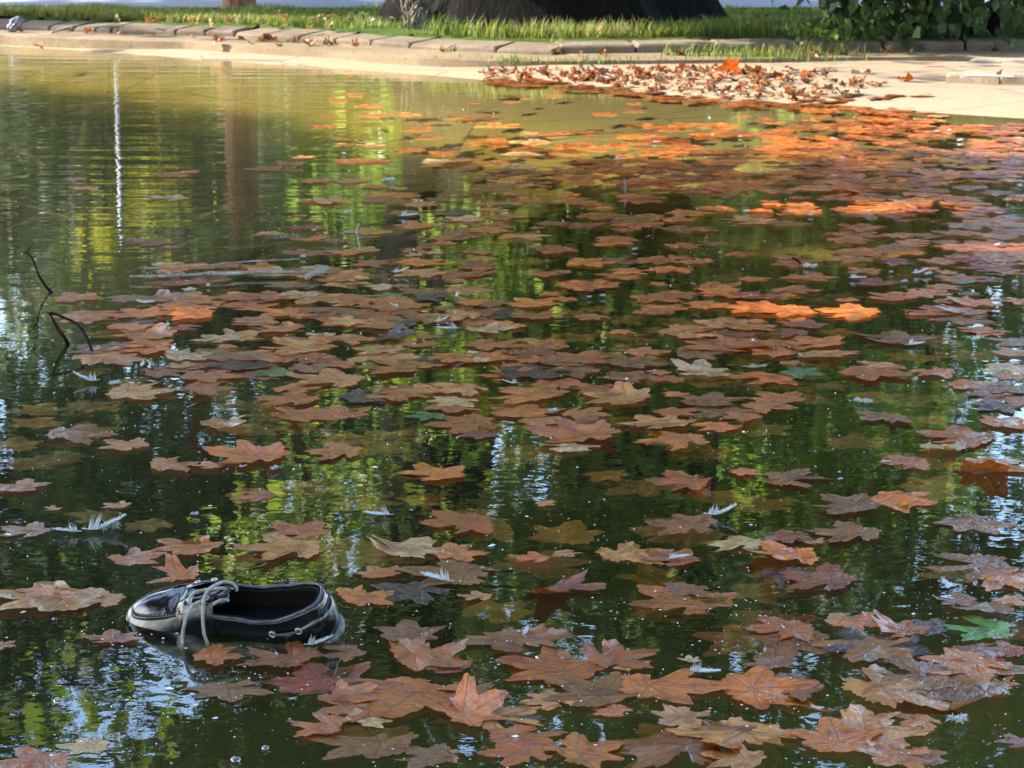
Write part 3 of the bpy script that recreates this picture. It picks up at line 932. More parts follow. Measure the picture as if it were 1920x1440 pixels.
def leaf_verts(seed, style, n=80, rings=(0.28, 0.55, 0.8, 1.0)):
    """unit leaf (about 1 across): verts, faces, uv"""
    r = random.Random(seed * 13 + 1)
    out = leaf_outline(seed, n)
    pts, uv = [(0, 0)], [(0, 0)]
    for q in rings:
        for a, rad in out:
            qq = q if q < 1 else 1.0
            sm = rad * qq if q == 1.0 else (rad * 0.75 + 0.55 * 0.25) * qq * 0.98
            pts.append((sm * math.sin(a), sm * math.cos(a)))
            uv.append(pts[-1])
    wav, cur, fold = {'flat': (.018, .015, .0), 'wavy': (.055, .05, .02), 'curl': (.06, .20, .05), 'cup': (.04, .32, .10), 'lift': (.04, .04, .02), 'crumple': (.30, .45, .25)}[style]
    wav, cur, fold = wav * r.uniform(.7, 1.3), cur * r.uniform(.6, 1.3) * r.choice((1, 1, -0.5)), fold * r.uniform(-1, 1)
    ph, la = r.uniform(0, 6.28), r.uniform(0, 6.28)
    ox, oy = r.uniform(-9, 9), r.uniform(-9, 9)
    v = []
    for x, y in pts:
        q = math.hypot(x, y)
        a = math.atan2(x, y)
        z = wav * (mnoise.noise(Vector((x * 1.6 + ox, y * 1.6 + oy, 0))) * 1.3 + 0.5 * mnoise.noise(Vector((x * 4 + ox, y * 4, 3))))
        z += cur * q ** 2.2 * (0.55 + 0.45 * math.sin(2 * a + ph)) + fold * abs(x) * 0.8
        z += 0.02 * math.cos(5 * a) * q
        if style == 'lift':
            d = max(0.0, math.cos(a - la)) ** 3 * max(0.0, q - 0.25)
            z += d * 0.75
        s = 1.0
        if style == 'crumple':
            s = 0.8
            z += 0.15 * mnoise.noise(Vector((x * 5 + oy, y * 5, 1)))
        v.append((x * s * 0.5, y * s * 0.5, z * 0.5))
    f = []
    for k in range(n):
        f.append([0, 1 + (k + 1) % n, 1 + k])
        for j in range(len(rings) - 1):
            a0, b0 = 1 + j * n, 1 + (j + 1) * n
            f.append([a0 + k, a0 + (k + 1) % n, b0 + (k + 1) % n, b0 + k])
    v = np.array(v)
    v /= (np.ptp(v[:, 0]) + np.ptp(v[:, 1])) / 2
    return v, f, np.array(uv)


STYLES = {'flat': 9, 'wavy': 8, 'curl': 6, 'cup': 3, 'lift': 5}
LEAF = {}
for st, cnt in STYLES.items():
    for k in range(cnt):
        v, f, uv = leaf_verts(100 * len(st) + 17 * k + 3, st)
        v[:, 2] -= np.percentile(v[:, 2], (60 if k % 2 else 35) if st in ('flat', 'wavy') else 16)
        me = mesh('blade', v, f, True, uv=uv)
        me.materials.append(M_dry)
        LEAF.setdefault(st, []).append(me)

COL = {'buff': ((0.60, 0.39, 0.16), 'pale buff'), 'tan': ((0.58, 0.255, 0.065), 'tan'), 'orange': ((0.64, 0.185, 0.018), 'orange'), 'rust': ((0.44, 0.124, 0.018), 'rusty'),
       'brown': ((0.28, 0.106, 0.022), 'brown'), 'red': ((0.27, 0.062, 0.014), 'red brown'), 'dark': ((0.055, 0.020, 0.008), 'blackish'), 'sienna': ((0.55, 0.178, 0.028), 'ginger'),
       'green': ((0.085, 0.20, 0.030), 'green'), 'pale': ((0.33, 0.37, 0.22), 'pale green'), 'cream': ((0.60, 0.56, 0.42), 'cream')}

# landmarks the descriptions refer to: (photo x, y, name)
MARKS = [(245, 1140, "shoe's toe"), (630, 1170, "shoe's heel"), (1860, 1180, 'bright green leaf'), (200, 995, 'big fluffy feather'), (430, 513, 'long floating stick'), (110, 600, 'bare black twig'),
         (790, 1108, 'waterlogged black leaf'), (1045, 1108, 'two-toned dark red leaf'), (750, 1035, 'buff leaf with lifted tip'), (1410, 1300, 'large orange veined leaf'), (1350, 965, 'upturned white feather'),
         (1620, 755, 'fluffy white feather pair'), (958, 722, 'small white winged feather'), (525, 702, 'dark green leaf'), (815, 783, 'mid green leaf'), (785, 378, 'cream curled leaf'), (668, 436, 'pale green oval leaf'),
         (1520, 503, 'bluish feather'), (1725, 515, 'tall white feather'), (490, 865, 'bright orange raised leaf'), (1620, 1365, 'tan leaf with two points'), (1175, 355, 'grey upright feather'), (985, 1195, 'spiky white feather'),
         (160, 713, 'curved white feather'), (1370, 128, 'upright orange leaf'), (1870, 462, 'round white feather'), (870, 1345, 'two-lobed ginger leaf'), (1820, 533, 'lime green leaf')]
items = []          # (object, px, py, head words, noun, skip mark index)
n_stack = [0]


def describe(o, px, py, head, noun, own=None):
    items.append((o, px, py, head, noun, own))


def put_leaf(px, py, w_px, col, style='wavy', rot=None, var=None, z=None, stalk=False, squash=1.0, name='plane_leaf'):
    p = P(px, py, 0.0)
    squash *= random.uniform(0.72, 1.02)
    dist = (p - Vector((0, 0, CAM_H))).length
    size = w_px * dist / FPX / 1.04
    rot = random.uniform(0, 360) if rot is None else rot
    ms = LEAF[style]
    if var is None and size > 0.085:                    # oval ones are the small ones
        var = random.choice([q for q in range(len(ms)) if q not in (2, 7)])
    me = ms[(var if var is not None else random.randrange(len(ms))) % len(ms)]
    n_stack[0] += 1
    zz = (0.0008 + 0.0006 * (n_stack[0] % 9)) if z is None else z
    o = obj(name, me, None, None, (p.x, p.y, zz))
    o.rotation_euler = (random.uniform(-.02, .02), random.uniform(-.02, .02), R(rot))
    o.scale = (size, size * squash, min(size, 0.16) * (0.5 if style in ('flat', 'wavy') else 0.9) * (1.0 if py > 780 else 0.42))
    c = COL[col][0]
    k = random.uniform(0.86, 1.14)
    o.color = (c[0] * k, c[1] * k * random.uniform(.93, 1.07), c[2] * k, 1)
    return o, size


GRP = 'plane tree leaves on the pond'
# the leaves one can tell apart near the camera: x, y, width in the photo, colour, form, turn
NEAR = [
    (118, 1128, 235, 'tan', 'curl', 70), (90, 1112, 130, 'sienna', 'wavy', 130), (195, 1128, 150, 'tan', 'wavy', 80), (655, 1225, 110, 'brown', 'flat', 120), (210, 1203, 120, 'rust', 'wavy', 10), (340, 1088, 135, 'sienna', 'cup', 80), (395, 1232, 125, 'sienna', 'flat', 250), (548, 1240, 190, 'brown', 'flat', 60),
    (605, 1283, 240, 'red', 'wavy', 20), (430, 1292, 170, 'brown', 'flat', 190), (632, 1314, 120, 'sienna', 'curl', 310), (690, 1332, 150, 'rust', 'flat', 100), (778, 1234, 215, 'sienna', 'curl', 285), (840, 1262, 95, 'red', 'flat', 10),
    (765, 1287, 140, 'rust', 'wavy', 180), (868, 1345, 170, 'sienna', 'lift', 300), (860, 1318, 110, 'rust', 'flat', 40), (715, 1392, 250, 'brown', 'flat', 75), (830, 1412, 110, 'tan', 'wavy', 150), (968, 1380, 175, 'rust', 'wavy', 220), (990, 1414, 160, 'rust', 'flat', 95),
    (1062, 1262, 220, 'rust', 'wavy', 60), (1135, 1238, 165, 'rust', 'lift', 290), (1040, 1318, 125, 'tan', 'wavy', 110), (1130, 1310, 230, 'brown', 'wavy', 40), (1215, 1292, 210, 'sienna', 'wavy', 265), (1290, 1405, 290, 'brown', 'curl', 80),
    (1045, 1108, 165, 'red', 'cup', 215), (790, 1108, 165, 'dark', 'flat', 130), (872, 1080, 215, 'brown', 'flat', 75), (712, 1080, 100, 'rust', 'flat', 20), (905, 1123, 72, 'tan', 'wavy', 80), (750, 1037, 205, 'buff', 'lift', 330), (845, 1040, 120, 'sienna', 'wavy', 260),
    (560, 1033, 195, 'tan', 'wavy', 95), (573, 1000, 150, 'rust', 'flat', 45), (365, 1030, 160, 'sienna', 'curl', 50), (235, 1050, 125, 'sienna', 'wavy', 300), (60, 1000, 120, 'brown', 'flat', 60), (885, 982, 185, 'rust', 'flat', 100), (828, 895, 150, 'orange', 'wavy', 30),
    (490, 862, 175, 'orange', 'curl', 80), (308, 876, 120, 'sienna', 'wavy', 280), (395, 880, 75, 'tan', 'wavy', 20), (490, 928, 95, 'rust', 'flat', 120), (225, 950, 70, 'tan', 'curl', 60), (100, 958, 36, 'tan', 'curl', 10), (1020, 945, 55, 'tan', 'wavy', 220),
    (650, 850, 165, 'sienna', 'flat', 85), (245, 840, 120, 'tan', 'flat', 50), (405, 797, 105, 'tan', 'curl', 240), (30, 920, 110, 'rust', 'flat', 350), (1010, 1053, 82, 'orange', 'wavy', 70), (1058, 1036, 66, 'tan', 'wavy', 200), (1160, 1040, 165, 'tan', 'wavy', 285),
    (1275, 1052, 130, 'rust', 'wavy', 40), (1398, 1024, 130, 'buff', 'curl', 70), (1495, 1046, 165, 'orange', 'curl', 95), (1525, 1020, 58, 'tan', 'wavy', 10), (1480, 1008, 95, 'red', 'curl', 170), (1615, 1006, 160, 'brown', 'flat', 75), (1560, 1096, 215, 'red', 'flat', 60), (1470, 1075, 130, 'dark', 'flat', 220),
    (1300, 1132, 215, 'rust', 'wavy', 45), (1290, 1105, 120, 'brown', 'flat', 150), (1470, 900, 175, 'brown', 'flat', 265), (1490, 1183, 155, 'rust', 'wavy', 90), (1580, 1166, 125, 'sienna', 'wavy', 250), (1690, 1190, 130, 'rust', 'lift', 30), (1805, 1132, 90, 'brown', 'wavy', 70), (1862, 1148, 125, 'brown', 'curl', 110),
    (1888, 1126, 85, 'tan', 'curl', 220), (1755, 1180, 110, 'dark', 'flat', 40), (1830, 1222, 170, 'red', 'curl', 200), (1900, 1222, 100, 'rust', 'wavy', 80), (1410, 1300, 255, 'orange', 'curl', 285), (1495, 1288, 170, 'brown', 'wavy', 120), (1447, 1252, 105, 'brown', 'wavy', 30),
    (1650, 1302, 280, 'tan', 'curl', 295), (1735, 1278, 230, 'brown', 'wavy', 80), (1850, 1284, 150, 'sienna', 'curl', 10), (1622, 1366, 190, 'tan', 'lift', 255), (1735, 1352, 115, 'orange', 'wavy', 120), (1915, 1398, 90, 'red', 'wavy', 20), (1340, 1378, 175, 'brown', 'wavy', 190),
    (1395, 1432, 150, 'tan', 'curl', 60), (1292, 1245, 48, 'buff', 'curl', 0), (1300, 990, 180, 'brown', 'flat', 75), (1600, 955, 150, 'brown', 'flat', 30), (1850, 1060, 190, 'brown', 'flat', 100), (1820, 980, 150, 'brown', 'flat', 200), (90, 1432, 170, 'rust', 'wavy', 100), (1840, 875, 165, 'sienna', 'lift', 240), (1715, 870, 120, 'rust', 'flat', 90),
    (1820, 825, 175, 'rust', 'wavy', 60), (1880, 800, 130, 'sienna', 'curl', 320), (1105, 822, 190, 'sienna', 'curl', 80), (1240, 800, 150, 'tan', 'wavy', 30), (1290, 825, 170, 'sienna', 'wavy', 100), (0, 1210, 60, 'rust', 'flat', 250), (640, 715, 170, 'tan', 'curl', 75), (240, 737, 160, 'tan', 'curl', 265),
    (1175, 750, 180, 'tan', 'lift', 60), (880, 730, 160, 'tan', 'curl', 120), (1005, 745, 190, 'sienna', 'wavy', 40), (750, 693, 150, 'rust', 'wavy', 90), (560, 755, 150, 'rust', 'flat', 70), (640, 778, 130, 'rust', 'wavy', 10), (890, 795, 170, 'rust', 'flat', 100), (1080, 775, 120, 'sienna', 'curl', 250),
    (1000, 572, 130, 'orange', 'wavy', 20), (1420, 578, 160, 'orange', 'flat', 80), (1490, 585, 150, 'orange', 'curl', 100), (1610, 590, 160, 'orange', 'flat', 60), (1540, 648, 150, 'orange', 'flat', 30), (370, 592, 140, 'orange', 'wavy', 90), (270, 590, 120, 'orange', 'wavy', 40), (470, 578, 110, 'orange', 'wavy', 10),
]
covered = []
for (px, py, w, col, st, rot) in NEAR:
    o, size = put_leaf(px, py, w, col, st, rot, var=random.choice([q for q in range(len(LEAF[st])) if q not in (2, 7)]) if w > 60 else None)
    covered.append((px, py, w))
    form = {'flat': 'flat', 'wavy': 'wavy', 'curl': 'curled', 'cup': 'cupped', 'lift': 'tip-up'}[st]
    tag(o, None, 'leaf', GRP)
    describe(o, px, py, f'{COL[col][1]} {form}', 'leaf', next((m[2] for m in MARKS if abs(m[0] - px) < 14 and abs(m[1] - py) < 10), None))

# green and pale ones
for (px, py, w, col, st, rot, own) in [(1860, 1182, 175, 'green', 'flat', 80, None), (525, 702, 95, 'green', 'flat', 60, None), (815, 783, 85, 'green', 'flat', 100, None), (1420, 690, 60, 'pale', 'flat', 20, None), (1490, 700, 110, 'green', 'flat', 240, None),
                                       (1812, 533, 62, 'green', 'flat', 40, None), (1905, 394, 45, 'green', 'flat', 0, None), (740, 555, 70, 'green', 'flat', 90, None), (1010, 388, 40, 'green', 'flat', 70, None), (668, 436, 68, 'pale', 'wavy', 60, None), (785, 378, 52, 'cream', 'curl', 90, None), (820, 764, 60, 'green', 'flat', 200, None), (360, 545, 50, 'cream', 'flat', 85, None), (275, 569, 42, 'cream', 'curl', 80, None)]:
    o, size = put_leaf(px, py, w, col, st, rot, squash=0.75 if w < 70 else 1.0)
    if px == 1860:
        o.color = (0.12, 0.30, 0.035, 1)
    covered.append((px, py, w))
    tag(o, None, 'leaf', GRP)
    describe(o, px, py, COL[col][1] + ' flat', 'leaf', next((m[2] for m in MARKS if abs(m[0] - px) < 14 and abs(m[1] - py) < 10), None))

# density of the floating cover further out: rows of (y0, y1, [(x0, x1, leaves per 100 x 100 px of photo scaled by depth)])
COVER = [
    (170, 235, [(1150, 1500, .10), (1500, 1760, .55), (600, 1150, .06)]),
    (235, 285, [(900, 1200, .22), (1200, 1500, .45), (1500, 1920, .60), (600, 900, .06)]),
    (285, 345, [(920, 1150, .55), (1150, 1500, .80), (1500, 1920, .85), (500, 920, .10), (0, 500, .03)]),
    (345, 400, [(500, 900, .20), (900, 1200, .40), (1200, 1560, .50), (1560, 1920, .75), (60, 500, .05)]),
    (400, 470, [(250, 500, .12), (500, 900, .30), (900, 1300, .40), (1300, 1600, .35), (1600, 1920, .85)]),
    (470, 545, [(240, 500, .30), (500, 900, .60), (900, 1300, .45), (1300, 1600, .30), (1600, 1920, .75)]),
    (545, 620, [(130, 300, .45), (300, 800, .95), (800, 1250, .60), (1250, 1700, .70), (1700, 1920, .40)]),
    (620, 690, [(150, 400, .65), (400, 800, .95), (800, 1250, .80), (1250, 1600, .75), (1600, 1920, .40)]),
    (690, 745, [(350, 700, .80), (700, 1250, .95), (1250, 1600, .70), (1600, 1920, .45), (100, 350, .25)]),
    (745, 800, [(100, 350, .22), (480, 780, .55), (780, 1250, .90), (1250, 1480, .70), (1750, 1920, .50), (1480, 1750, .2)]),
    (800, 850, [(0, 200, .25), (800, 1000, .25), (1000, 1420, .70), (1750, 1920, .35)]),
    (850, 930, [(1030, 1420, .10), (1180, 1520, .14), (0, 130, .2)]),
    (930, 1000, [(1560, 1920, .22)]),
    (1030, 1130, [(640, 960, .10), (1480, 1700, .12), (1760, 1920, .25)]),
    (1185, 1300, [(660, 900, .12), (960, 1260, .26), (1380, 1560, .16), (1640, 1920, .36)]),
    (1300, 1440, [(600, 960, .40), (960, 1430, .48), (1540, 1900, .26), (40, 240, .08)]),
]
auto = []
for y0, y1, cols in COVER:
    ym = (y0 + y1) / 2
    dist = (P(960, ym) - Vector((0, 0, CAM_H))).length
    pxm = FPX / dist                                   # pixels per metre across
    fs_ = pxm * CAM_H / dist                           # pixels per metre along the view
    for x0, x1, dens in cols:
        cnt = dens * (3.6 if ym > 1000 else 2.2 if 520 < ym < 830 else 2.0 if ym > 345 else 2.8) * (x1 - x0) * (y1 - y0) / (0.0135 * pxm * fs_)
        cnt = int(cnt) + (random.random() < cnt % 1)
        for _ in range(cnt):
            px, py = random.uniform(x0, x1), random.uniform(y0, y1)
            clump = mnoise.noise(Vector((px / 260, py / 60, 5)))
            if random.random() > 0.95 + clump * 0.9:
                continue
            w = random.choice((.06, 0.08, .10, .12, .13, .14, .15, .18)) * pxm * random.uniform(.85, 1.1)
            if any(abs(px - a) < (0.45 if ym < 1000 else 0.28) * c and abs(py - b) < (0.11 if ym < 1000 else 0.06) * c for a, b, c in covered) or (ym > 1000 and 215 < px < 660 and 1060 < py < 1235) or (abs(px - 1860) < 150 and abs(py - 1190) < 45):
                continue
            auto.append((w, px, py))
auto.sort(reverse=True)
room = 296 - len(items)
pick_col = ['tan'] * 4 + ['sienna'] * 5 + ['rust'] * 6 + ['brown'] * 6 + ['red'] * 3 + ['orange'] * 2 + ['buff'] * 2 + ['dark'] * 2
far_col = ['orange'] * 4 + ['sienna'] * 5 + ['rust'] * 6 + ['red'] * 2 + ['brown'] * 3 + ['tan']
for w, px, py in auto[:room]:
    col = random.choice(far_col if px > 1150 and py < 600 else pick_col)
    st = random.choice(('flat', 'flat', 'wavy', 'wavy', 'curl', 'lift'))
    o, size = put_leaf(px, py, w, col, st)
    form = {'flat': 'flat', 'wavy': 'wavy', 'curl': 'curled', 'lift': 'tip-up'}[st]
    tag(o, None, 'leaf', GRP)
    describe(o, px, py, f'{COL[col][1]} {form}', 'leaf')

# the rest of the cover, and leaves hanging just under the surface: one mass
LOW = {}
for st in ('flat', 'wavy', 'curl', 'crumple'):
    LOW[st] = [leaf_verts(900 + 30 * k + {'flat': 0, 'wavy': 6, 'curl': 13, 'crumple': 19}[st], st, 44, (0.5, 1.0)) for k in range(7)]


def mass(name, spots, mat):
    V, F, U, T = [], [], [], []
    off = 0
    for (p, size, rz, tilt, st, c, k) in spots:
        v, f, uv = LOW[st][k % 7]
        v = v * np.array((size, size, min(size, .17) * (0.5 if st != 'crumple' else 1.0)))
        m = np.array((Matrix.Rotation(rz, 3, 'Z') @ Matrix.Rotation(tilt[0], 3, 'X') @ Matrix.Rotation(tilt[1], 3, 'Y')))
        V.append(v @ m.T + np.array(p))
        F += [[i + off for i in q] for q in f]
        U.append(uv + np.array((0, 0)))
        T.append(np.tile(np.array(c), (len(v), 1)))
        off += len(v)
    return obj(name, mesh(name, np.concatenate(V), F, True, uv=np.concatenate(U), tint=np.concatenate(T)), mat)


def vary(c):
    k = random.uniform(.8, 1.2)
    return (c[0] * k, c[1] * k * random.uniform(.92, 1.08), c[2] * k)


spots = []
for w, px, py in auto[room:]:
    p = P(px, py)
    size = w * (p - Vector((0, 0, CAM_H))).length / FPX
    col = random.choice(far_col if px > 1000 else pick_col)
    spots.append(((p.x, p.y, random.uniform(0.0006, 0.005)), size, random.uniform(0, 6.28), (0, 0), random.choice(('flat', 'wavy', 'curl')), vary(COL[col][0]), random.randrange(7)))
for _ in range(420):                                   # sunk leaves
    px, py = random.uniform(0, 1920), random.uniform(170, 1440)
    if px < 700 and py < 480 or (py > 840 and random.random() < 0.6) or (px < 900 and py > 1050) or py > 1300:
        continue
    p = P(px, py, -0.01)
    spots.append(((p.x, p.y, -random.uniform(.008, .03)), random.uniform(.08, .14), random.uniform(0, 6.28), (0, 0), 'flat', vary(COL[random.choice(('brown', 'brown', 'rust', 'red'))][0]), random.randrange(7)))
tag(mass('leaf_cover', spots, M_dry_many), 'far mass of small floating plane leaves and sunken ones between', 'leaf cover', kind='stuff')

# litter washed up on the far bank
spots = []
for _ in range(780):
    t = random.random()
    px = 905 + 800 * t ** 0.9
    wl = np.interp(px, [900, 1000, 1100, 1200, 1300, 1400, 1500, 1700], [147, 155, 164, 173, 185, 192, 194, 184])
    top = np.interp(px, [900, 1000, 1200, 1350, 1450, 1560, 1700], [131, 132, 137, 130, 134, 140, 150])
    py = random.uniform(top, wl + 2)
    mid = 1 - abs((py - (top + wl) / 2) / max(1, (wl - top) / 2))
    if random.random() < (px - 1440) / 260 or random.random() < .45 - mid * .6:
        continue
    p = P(px, py, 0.02)
    g = ground_h(np.array([[p.x, p.y]]))[0]
    z = max(g, 0) + 0.006 + random.random() * 0.013 * max(0, mid) * np.interp(px, [900, 1100, 1250, 1450, 1600], [.4, .6, 1.3, 1.2, .3])
    c = random.choice(('tan', 'sienna', 'brown', 'rust', 'brown', 'brown', 'tan', 'red', 'buff'))
    wet = py > wl - 10
    spots.append(((p.x, p.y, z), random.uniform(.028, .058) if not wet else random.uniform(.06, .11), random.uniform(0, 6.28), (random.uniform(-.35, .35) * (not wet), random.uniform(-.35, .35) * (not wet)), 'curl' if wet else 'crumple', tuple(q * .55 for q in vary(COL['sienna' if wet and random.random() < .4 else c][0])), random.randrange(7)))
for _ in range(120):                                   # blown leaves along the kerb and in the grass
    px = random.choice((random.uniform(280, 700), random.uniform(0, 1900), random.uniform(1350, 1750)))
    py = np.interp(px, [0, 330, 700, 1040, 1900], [60, 70, 92, 108, 103]) + random.choice((random.uniform(-4, 4), random.uniform(-42, -18)))
    p = P(px, py, 0.05 if py > 60 else .14)
    g = ground_h(np.array([[p.x, p.y]]))[0]
    ky = float(kerb_y(p.x))
    z = 0.064 if p.y < ky else (g + 0.045 if p.y > ky + 0.3 else 0.13)
    if p.y > 15:
        continue
    spots.append(((p.x, p.y, z + 0.006), random.uniform(.03, .065), random.uniform(0, 6.28), (random.uniform(-1, 1), random.uniform(-1, 1)), 'crumple', vary(tuple(q * .6 for q in COL[random.choice(('tan', 'buff', 'tan', 'buff', 'brown', 'sienna'))][0])), random.randrange(7)))
tag(mass('leaf_litter', spots, M_dry_many), 'washed-up heap of crumpled dry leaves along the far bank', 'leaf litter', kind='stuff')

# the ones that stand out on the bank
def bank_leaf(px, py, w_px, col, rot, tilt, style, label, var=0, zoff=0.0):
    p = P(px, py, 0.03)
    size = w_px * (p - Vector((0, 0, CAM_H))).length / FPX / 0.92
    g = max(0.0, ground_h(np.array([[p.x, p.y]]))[0])
    o = obj('plane_leaf', LEAF[style][var], None, None, (p.x, p.y, g + zoff))
    o.rotation_euler = (R(tilt[0]), R(tilt[1]), R(rot))
    o.scale = (size, size, size)
    o.color = (*COL[col][0], 1)
    tag(o, label, 'leaf', 'stray leaves on the bank')


bank_leaf(1370, 143, 46, 'orange', 20, (-62, 12), 'cup', 'upright orange leaf glowing in the sun on top of the leaf litter', 0, 0.045)
bank_leaf(1508, 150, 16, 'orange', 40, (-70, 20), 'curl', 'small orange leaf standing up in the litter beside a stick', 1, .03)
bank_leaf(1704, 156, 30, 'orange', 60, (-30, 25), 'cup', 'bright orange curled leaf lying on bare sand near the slabs', 1, .012)
bank_leaf(1742, 128, 26, 'orange', 80, (-5, 5), 'curl', 'flat orange leaf left of the waterside slabs', 2, .02)
bank_leaf(655, 126, 18, 'orange', 80, (-10, 5), 'curl', 'single orange leaf at the waterline of the bare left shore', 3, .012)
bank_leaf(1728, 180, 34, 'rust', 80, (-5, 5), 'wavy', 'flat rusty leaf on wet sand below the slabs', 2, .006)
bank_leaf(725, 47, 20, 'orange', 0, (-60, 5), 'curl', 'small orange leaf on the soil left of the old tree', 2, .04)
# ------------------------------------------------------------------ the boat shoe
def shoe():
    L = 0.310
    yaw, roll, pitch = R(-17), R(31), R(4)
    to_toe = Vector((-math.cos(yaw), -math.sin(yaw), 0))
    to_far = Vector((-math.sin(yaw), math.cos(yaw), 0))
    upv = Vector((0, 0, 1))
    # roll towards the camera, then let the toe dip
    f2 = to_far * math.cos(roll) + upv * math.sin(roll)
    u2 = upv * math.cos(roll) - to_far * math.sin(roll)
    t3 = to_toe * math.cos(pitch) - u2 * math.sin(pitch)
    u3 = u2 * math.cos(pitch) + to_toe * math.sin(pitch)
    base = P(636, 1208, 0.0)
    heel = Vector((base.x, base.y + 0.030, 0.004))
    root = tag(obj('boat_shoe', None, loc=tuple(heel)), 'black leather boat shoe with grey laces, half afloat on its side among the leaves', 'shoe')

    def G(u, v, w):
        return t3 * u + f2 * v + u3 * w

    half = [(0, 0), (.008, .013), (.03, .0235), (.08, .031), (.16, .0345), (.28, .034), (.40, .033), (.52, .036), (.63, .0415), (.73, .0455), (.82, .0440), (.89, .0385), (.945, .0295), (.98, .0175), (.995, .008), (1, 0)]
    near = [Vector((u * L, -w * (1.03 if u > .5 else 1), 0)) for u, w in half]
    farr = [Vector((u * L, w * (0.97 if u > .5 else 1), 0)) for u, w in half][::-1]
    loop = near + farr[1:-1]
    sp = spline(loop + [loop[0]], 10)[:-1]
    # even spacing
    seg = [0]
    for i in range(len(sp)):
        seg.append(seg[-1] + (sp[(i + 1) % len(sp)] - sp[i]).length)
    N = 128
    ring = []
    for k in range(N):
        d = seg[-1] * k / N
        i = max(j for j in range(len(sp)) if seg[j] <= d)
        t = (d - seg[i]) / max(1e-9, seg[i + 1] - seg[i])
        ring.append(sp[i].lerp(sp[(i + 1) % len(sp)], t))

    def inward(k):
        t = (ring[(k + 1) % N] - ring[k - 1]).normalized()
        return Vector((-t.y, t.x, 0))                     # loop runs heel > near side > toe: inward is +far on the near side

    COLLAR_END = 0.57
    def top(k):
        p, n_ = ring[k], inward(k)
        x = p.x / L
        near_side = p.y < 0
        hh = np.interp(x, [0, .04, .12, .22, .34, .46, .57, .66, .76, .86, .94, 1.0], [.074, .073, .066, .054, .050, .056, .063, .058, .051, .044, .038, .035])
        if not near_side:
            hh += np.interp(x, [0.1, .25, .5], [0, .004, 0])
        ins = np.interp(x, [0, .1, .3, .5, .6, .7, .8, .9, .96, 1.0], [.007, .006, .003, .006, .012, .017, .018, .016, .014, .013])
        q = p + n_ * ins
        return Vector((q.x, q.y, hh))

    def wall(k, t, off=0.0):
        a = ring[k] + inward(k) * 0.002
        a = Vector((a.x, a.y, 0.012))
        b = top(k)
        bul = 0.0045 * math.sin(math.pi * min(1, t * 1.05)) + off
        q = a.lerp(b, t)
        # the leather runs nearly upright and then leans in
        lean = t ** 1.8
        xy = a.lerp(b, lean)
        o = inward(k) * -bul
        crease = 0.0008 * math.sin(ring[k].x * 240) * (0.60 < ring[k].x / L < .72)
        return Vector((xy.x + o.x, xy.y + o.y, q.z + crease))

    n = NT('black_leather')
    v = n.obj()
    grain = n.noise(260, 4, 0.7, v)
    blot = n.noise(22, 5, 0.65, v)
    pore = n.step(n.noise(95, 4, 0.75, v), 0.62, 0.72)
    col = n.mix(n.math('MULTIPLY', pore, n.step(blot, 0.45, 0.65)), (0.0028, 0.0034, 0.0070), (0.014, 0.015, 0.019))
    leather = n.done(n.pbr(color=col, rough=n.math('ADD', 0.07, n.math('MULTIPLY', blot, 0.20)), spec=0.5, coat=0.3, coat_rough=0.12, normal=n.bump(n.math('ADD', n.math('MULTIPLY', grain, .5), n.math('MULTIPLY', blot, 2.2)), 0.0004)))
    n = NT('shoe_lining')
    lining = n.done(n.pbr(color=(0.010, 0.008, 0.008), rough=0.8, spec=0.2, normal=n.bump(n.noise(400, 3, 0.6, n.obj()), 0.0005)))
    n = NT('sole_rubber')
    g = n.noise(30, 5, 0.7, n.obj())
    sole_m = n.done(n.pbr(color=n.mix(n.step(g, 0.42, 0.66), (0.17, 0.155, 0.125), (0.035, 0.03, 0.022)), rough=0.5, normal=n.bump(g, 0.001)))
    n = NT('collar_binding')
    binding = n.done(n.pbr(color=n.mix(n.step(n.noise(70, 4, 0.6, n.obj()), .4, .65), (0.060, 0.060, 0.070), (0.014, 0.014, 0.018)), rough=0.45))
    n = NT('lace_leather')
    lg = n.noise(120, 4, 0.7, n.obj((1, 1, 1)))
    lace_m = n.done(n.pbr(color=n.mix(n.step(lg, .35, .7), (0.40, 0.36, 0.29), (0.17, 0.15, 0.115)), rough=0.6, normal=n.bump(lg, 0.0012)))
    n = NT('dark_lace')
    cord_m = n.done(n.pbr(color=(0.055, 0.050, 0.045), rough=0.65, normal=n.bump(n.noise(150, 3, 0.6, n.obj()), 0.001)))
    n = NT('eyelet_metal')
    metal = n.done(n.pbr(color=(0.55, 0.54, 0.50), rough=0.35, metal=0.8))
    n = NT('stitch_thread')
    thread = n.done(n.pbr(color=(0.012, 0.012, 0.02), rough=0.7))

    def grid(name, rows, mat, closed=True, parent=root, sub=0, solid=0.0):
        m, c = len(rows), len(rows[0])
        vv = [G(*p) for row in rows for p in row]
        ff = []
        for j in range(m - 1):
            for k in range(c if closed else c - 1):
                ff.append([j * c + k, j * c + (k + 1) % c, (j + 1) * c + (k + 1) % c, (j + 1) * c + k])
        o = obj(name, mesh(name, vv, ff, True, recalc=True), mat, parent)
        if solid:
            md = o.modifiers.new('thickness', 'SOLIDIFY')
            md.thickness = solid
            md.offset = 0
        return o

    # sole
    rows = []
    for off, w in ((-0.004, -0.001), (0.003, 0.0), (0.0052, 0.003), (0.0052, 0.0085), (0.0035, 0.0118), (-0.004, 0.0135)):
        rows.append([ring[k] - inward(k) * off + Vector((0, 0, w)) for k in range(N)])
    so = grid('sole', rows, sole_m)
    vv = [G(*p) for p in rows[0]]
    obj('outsole', mesh('outsole', vv, [list(range(N))], False), sole_m, so)
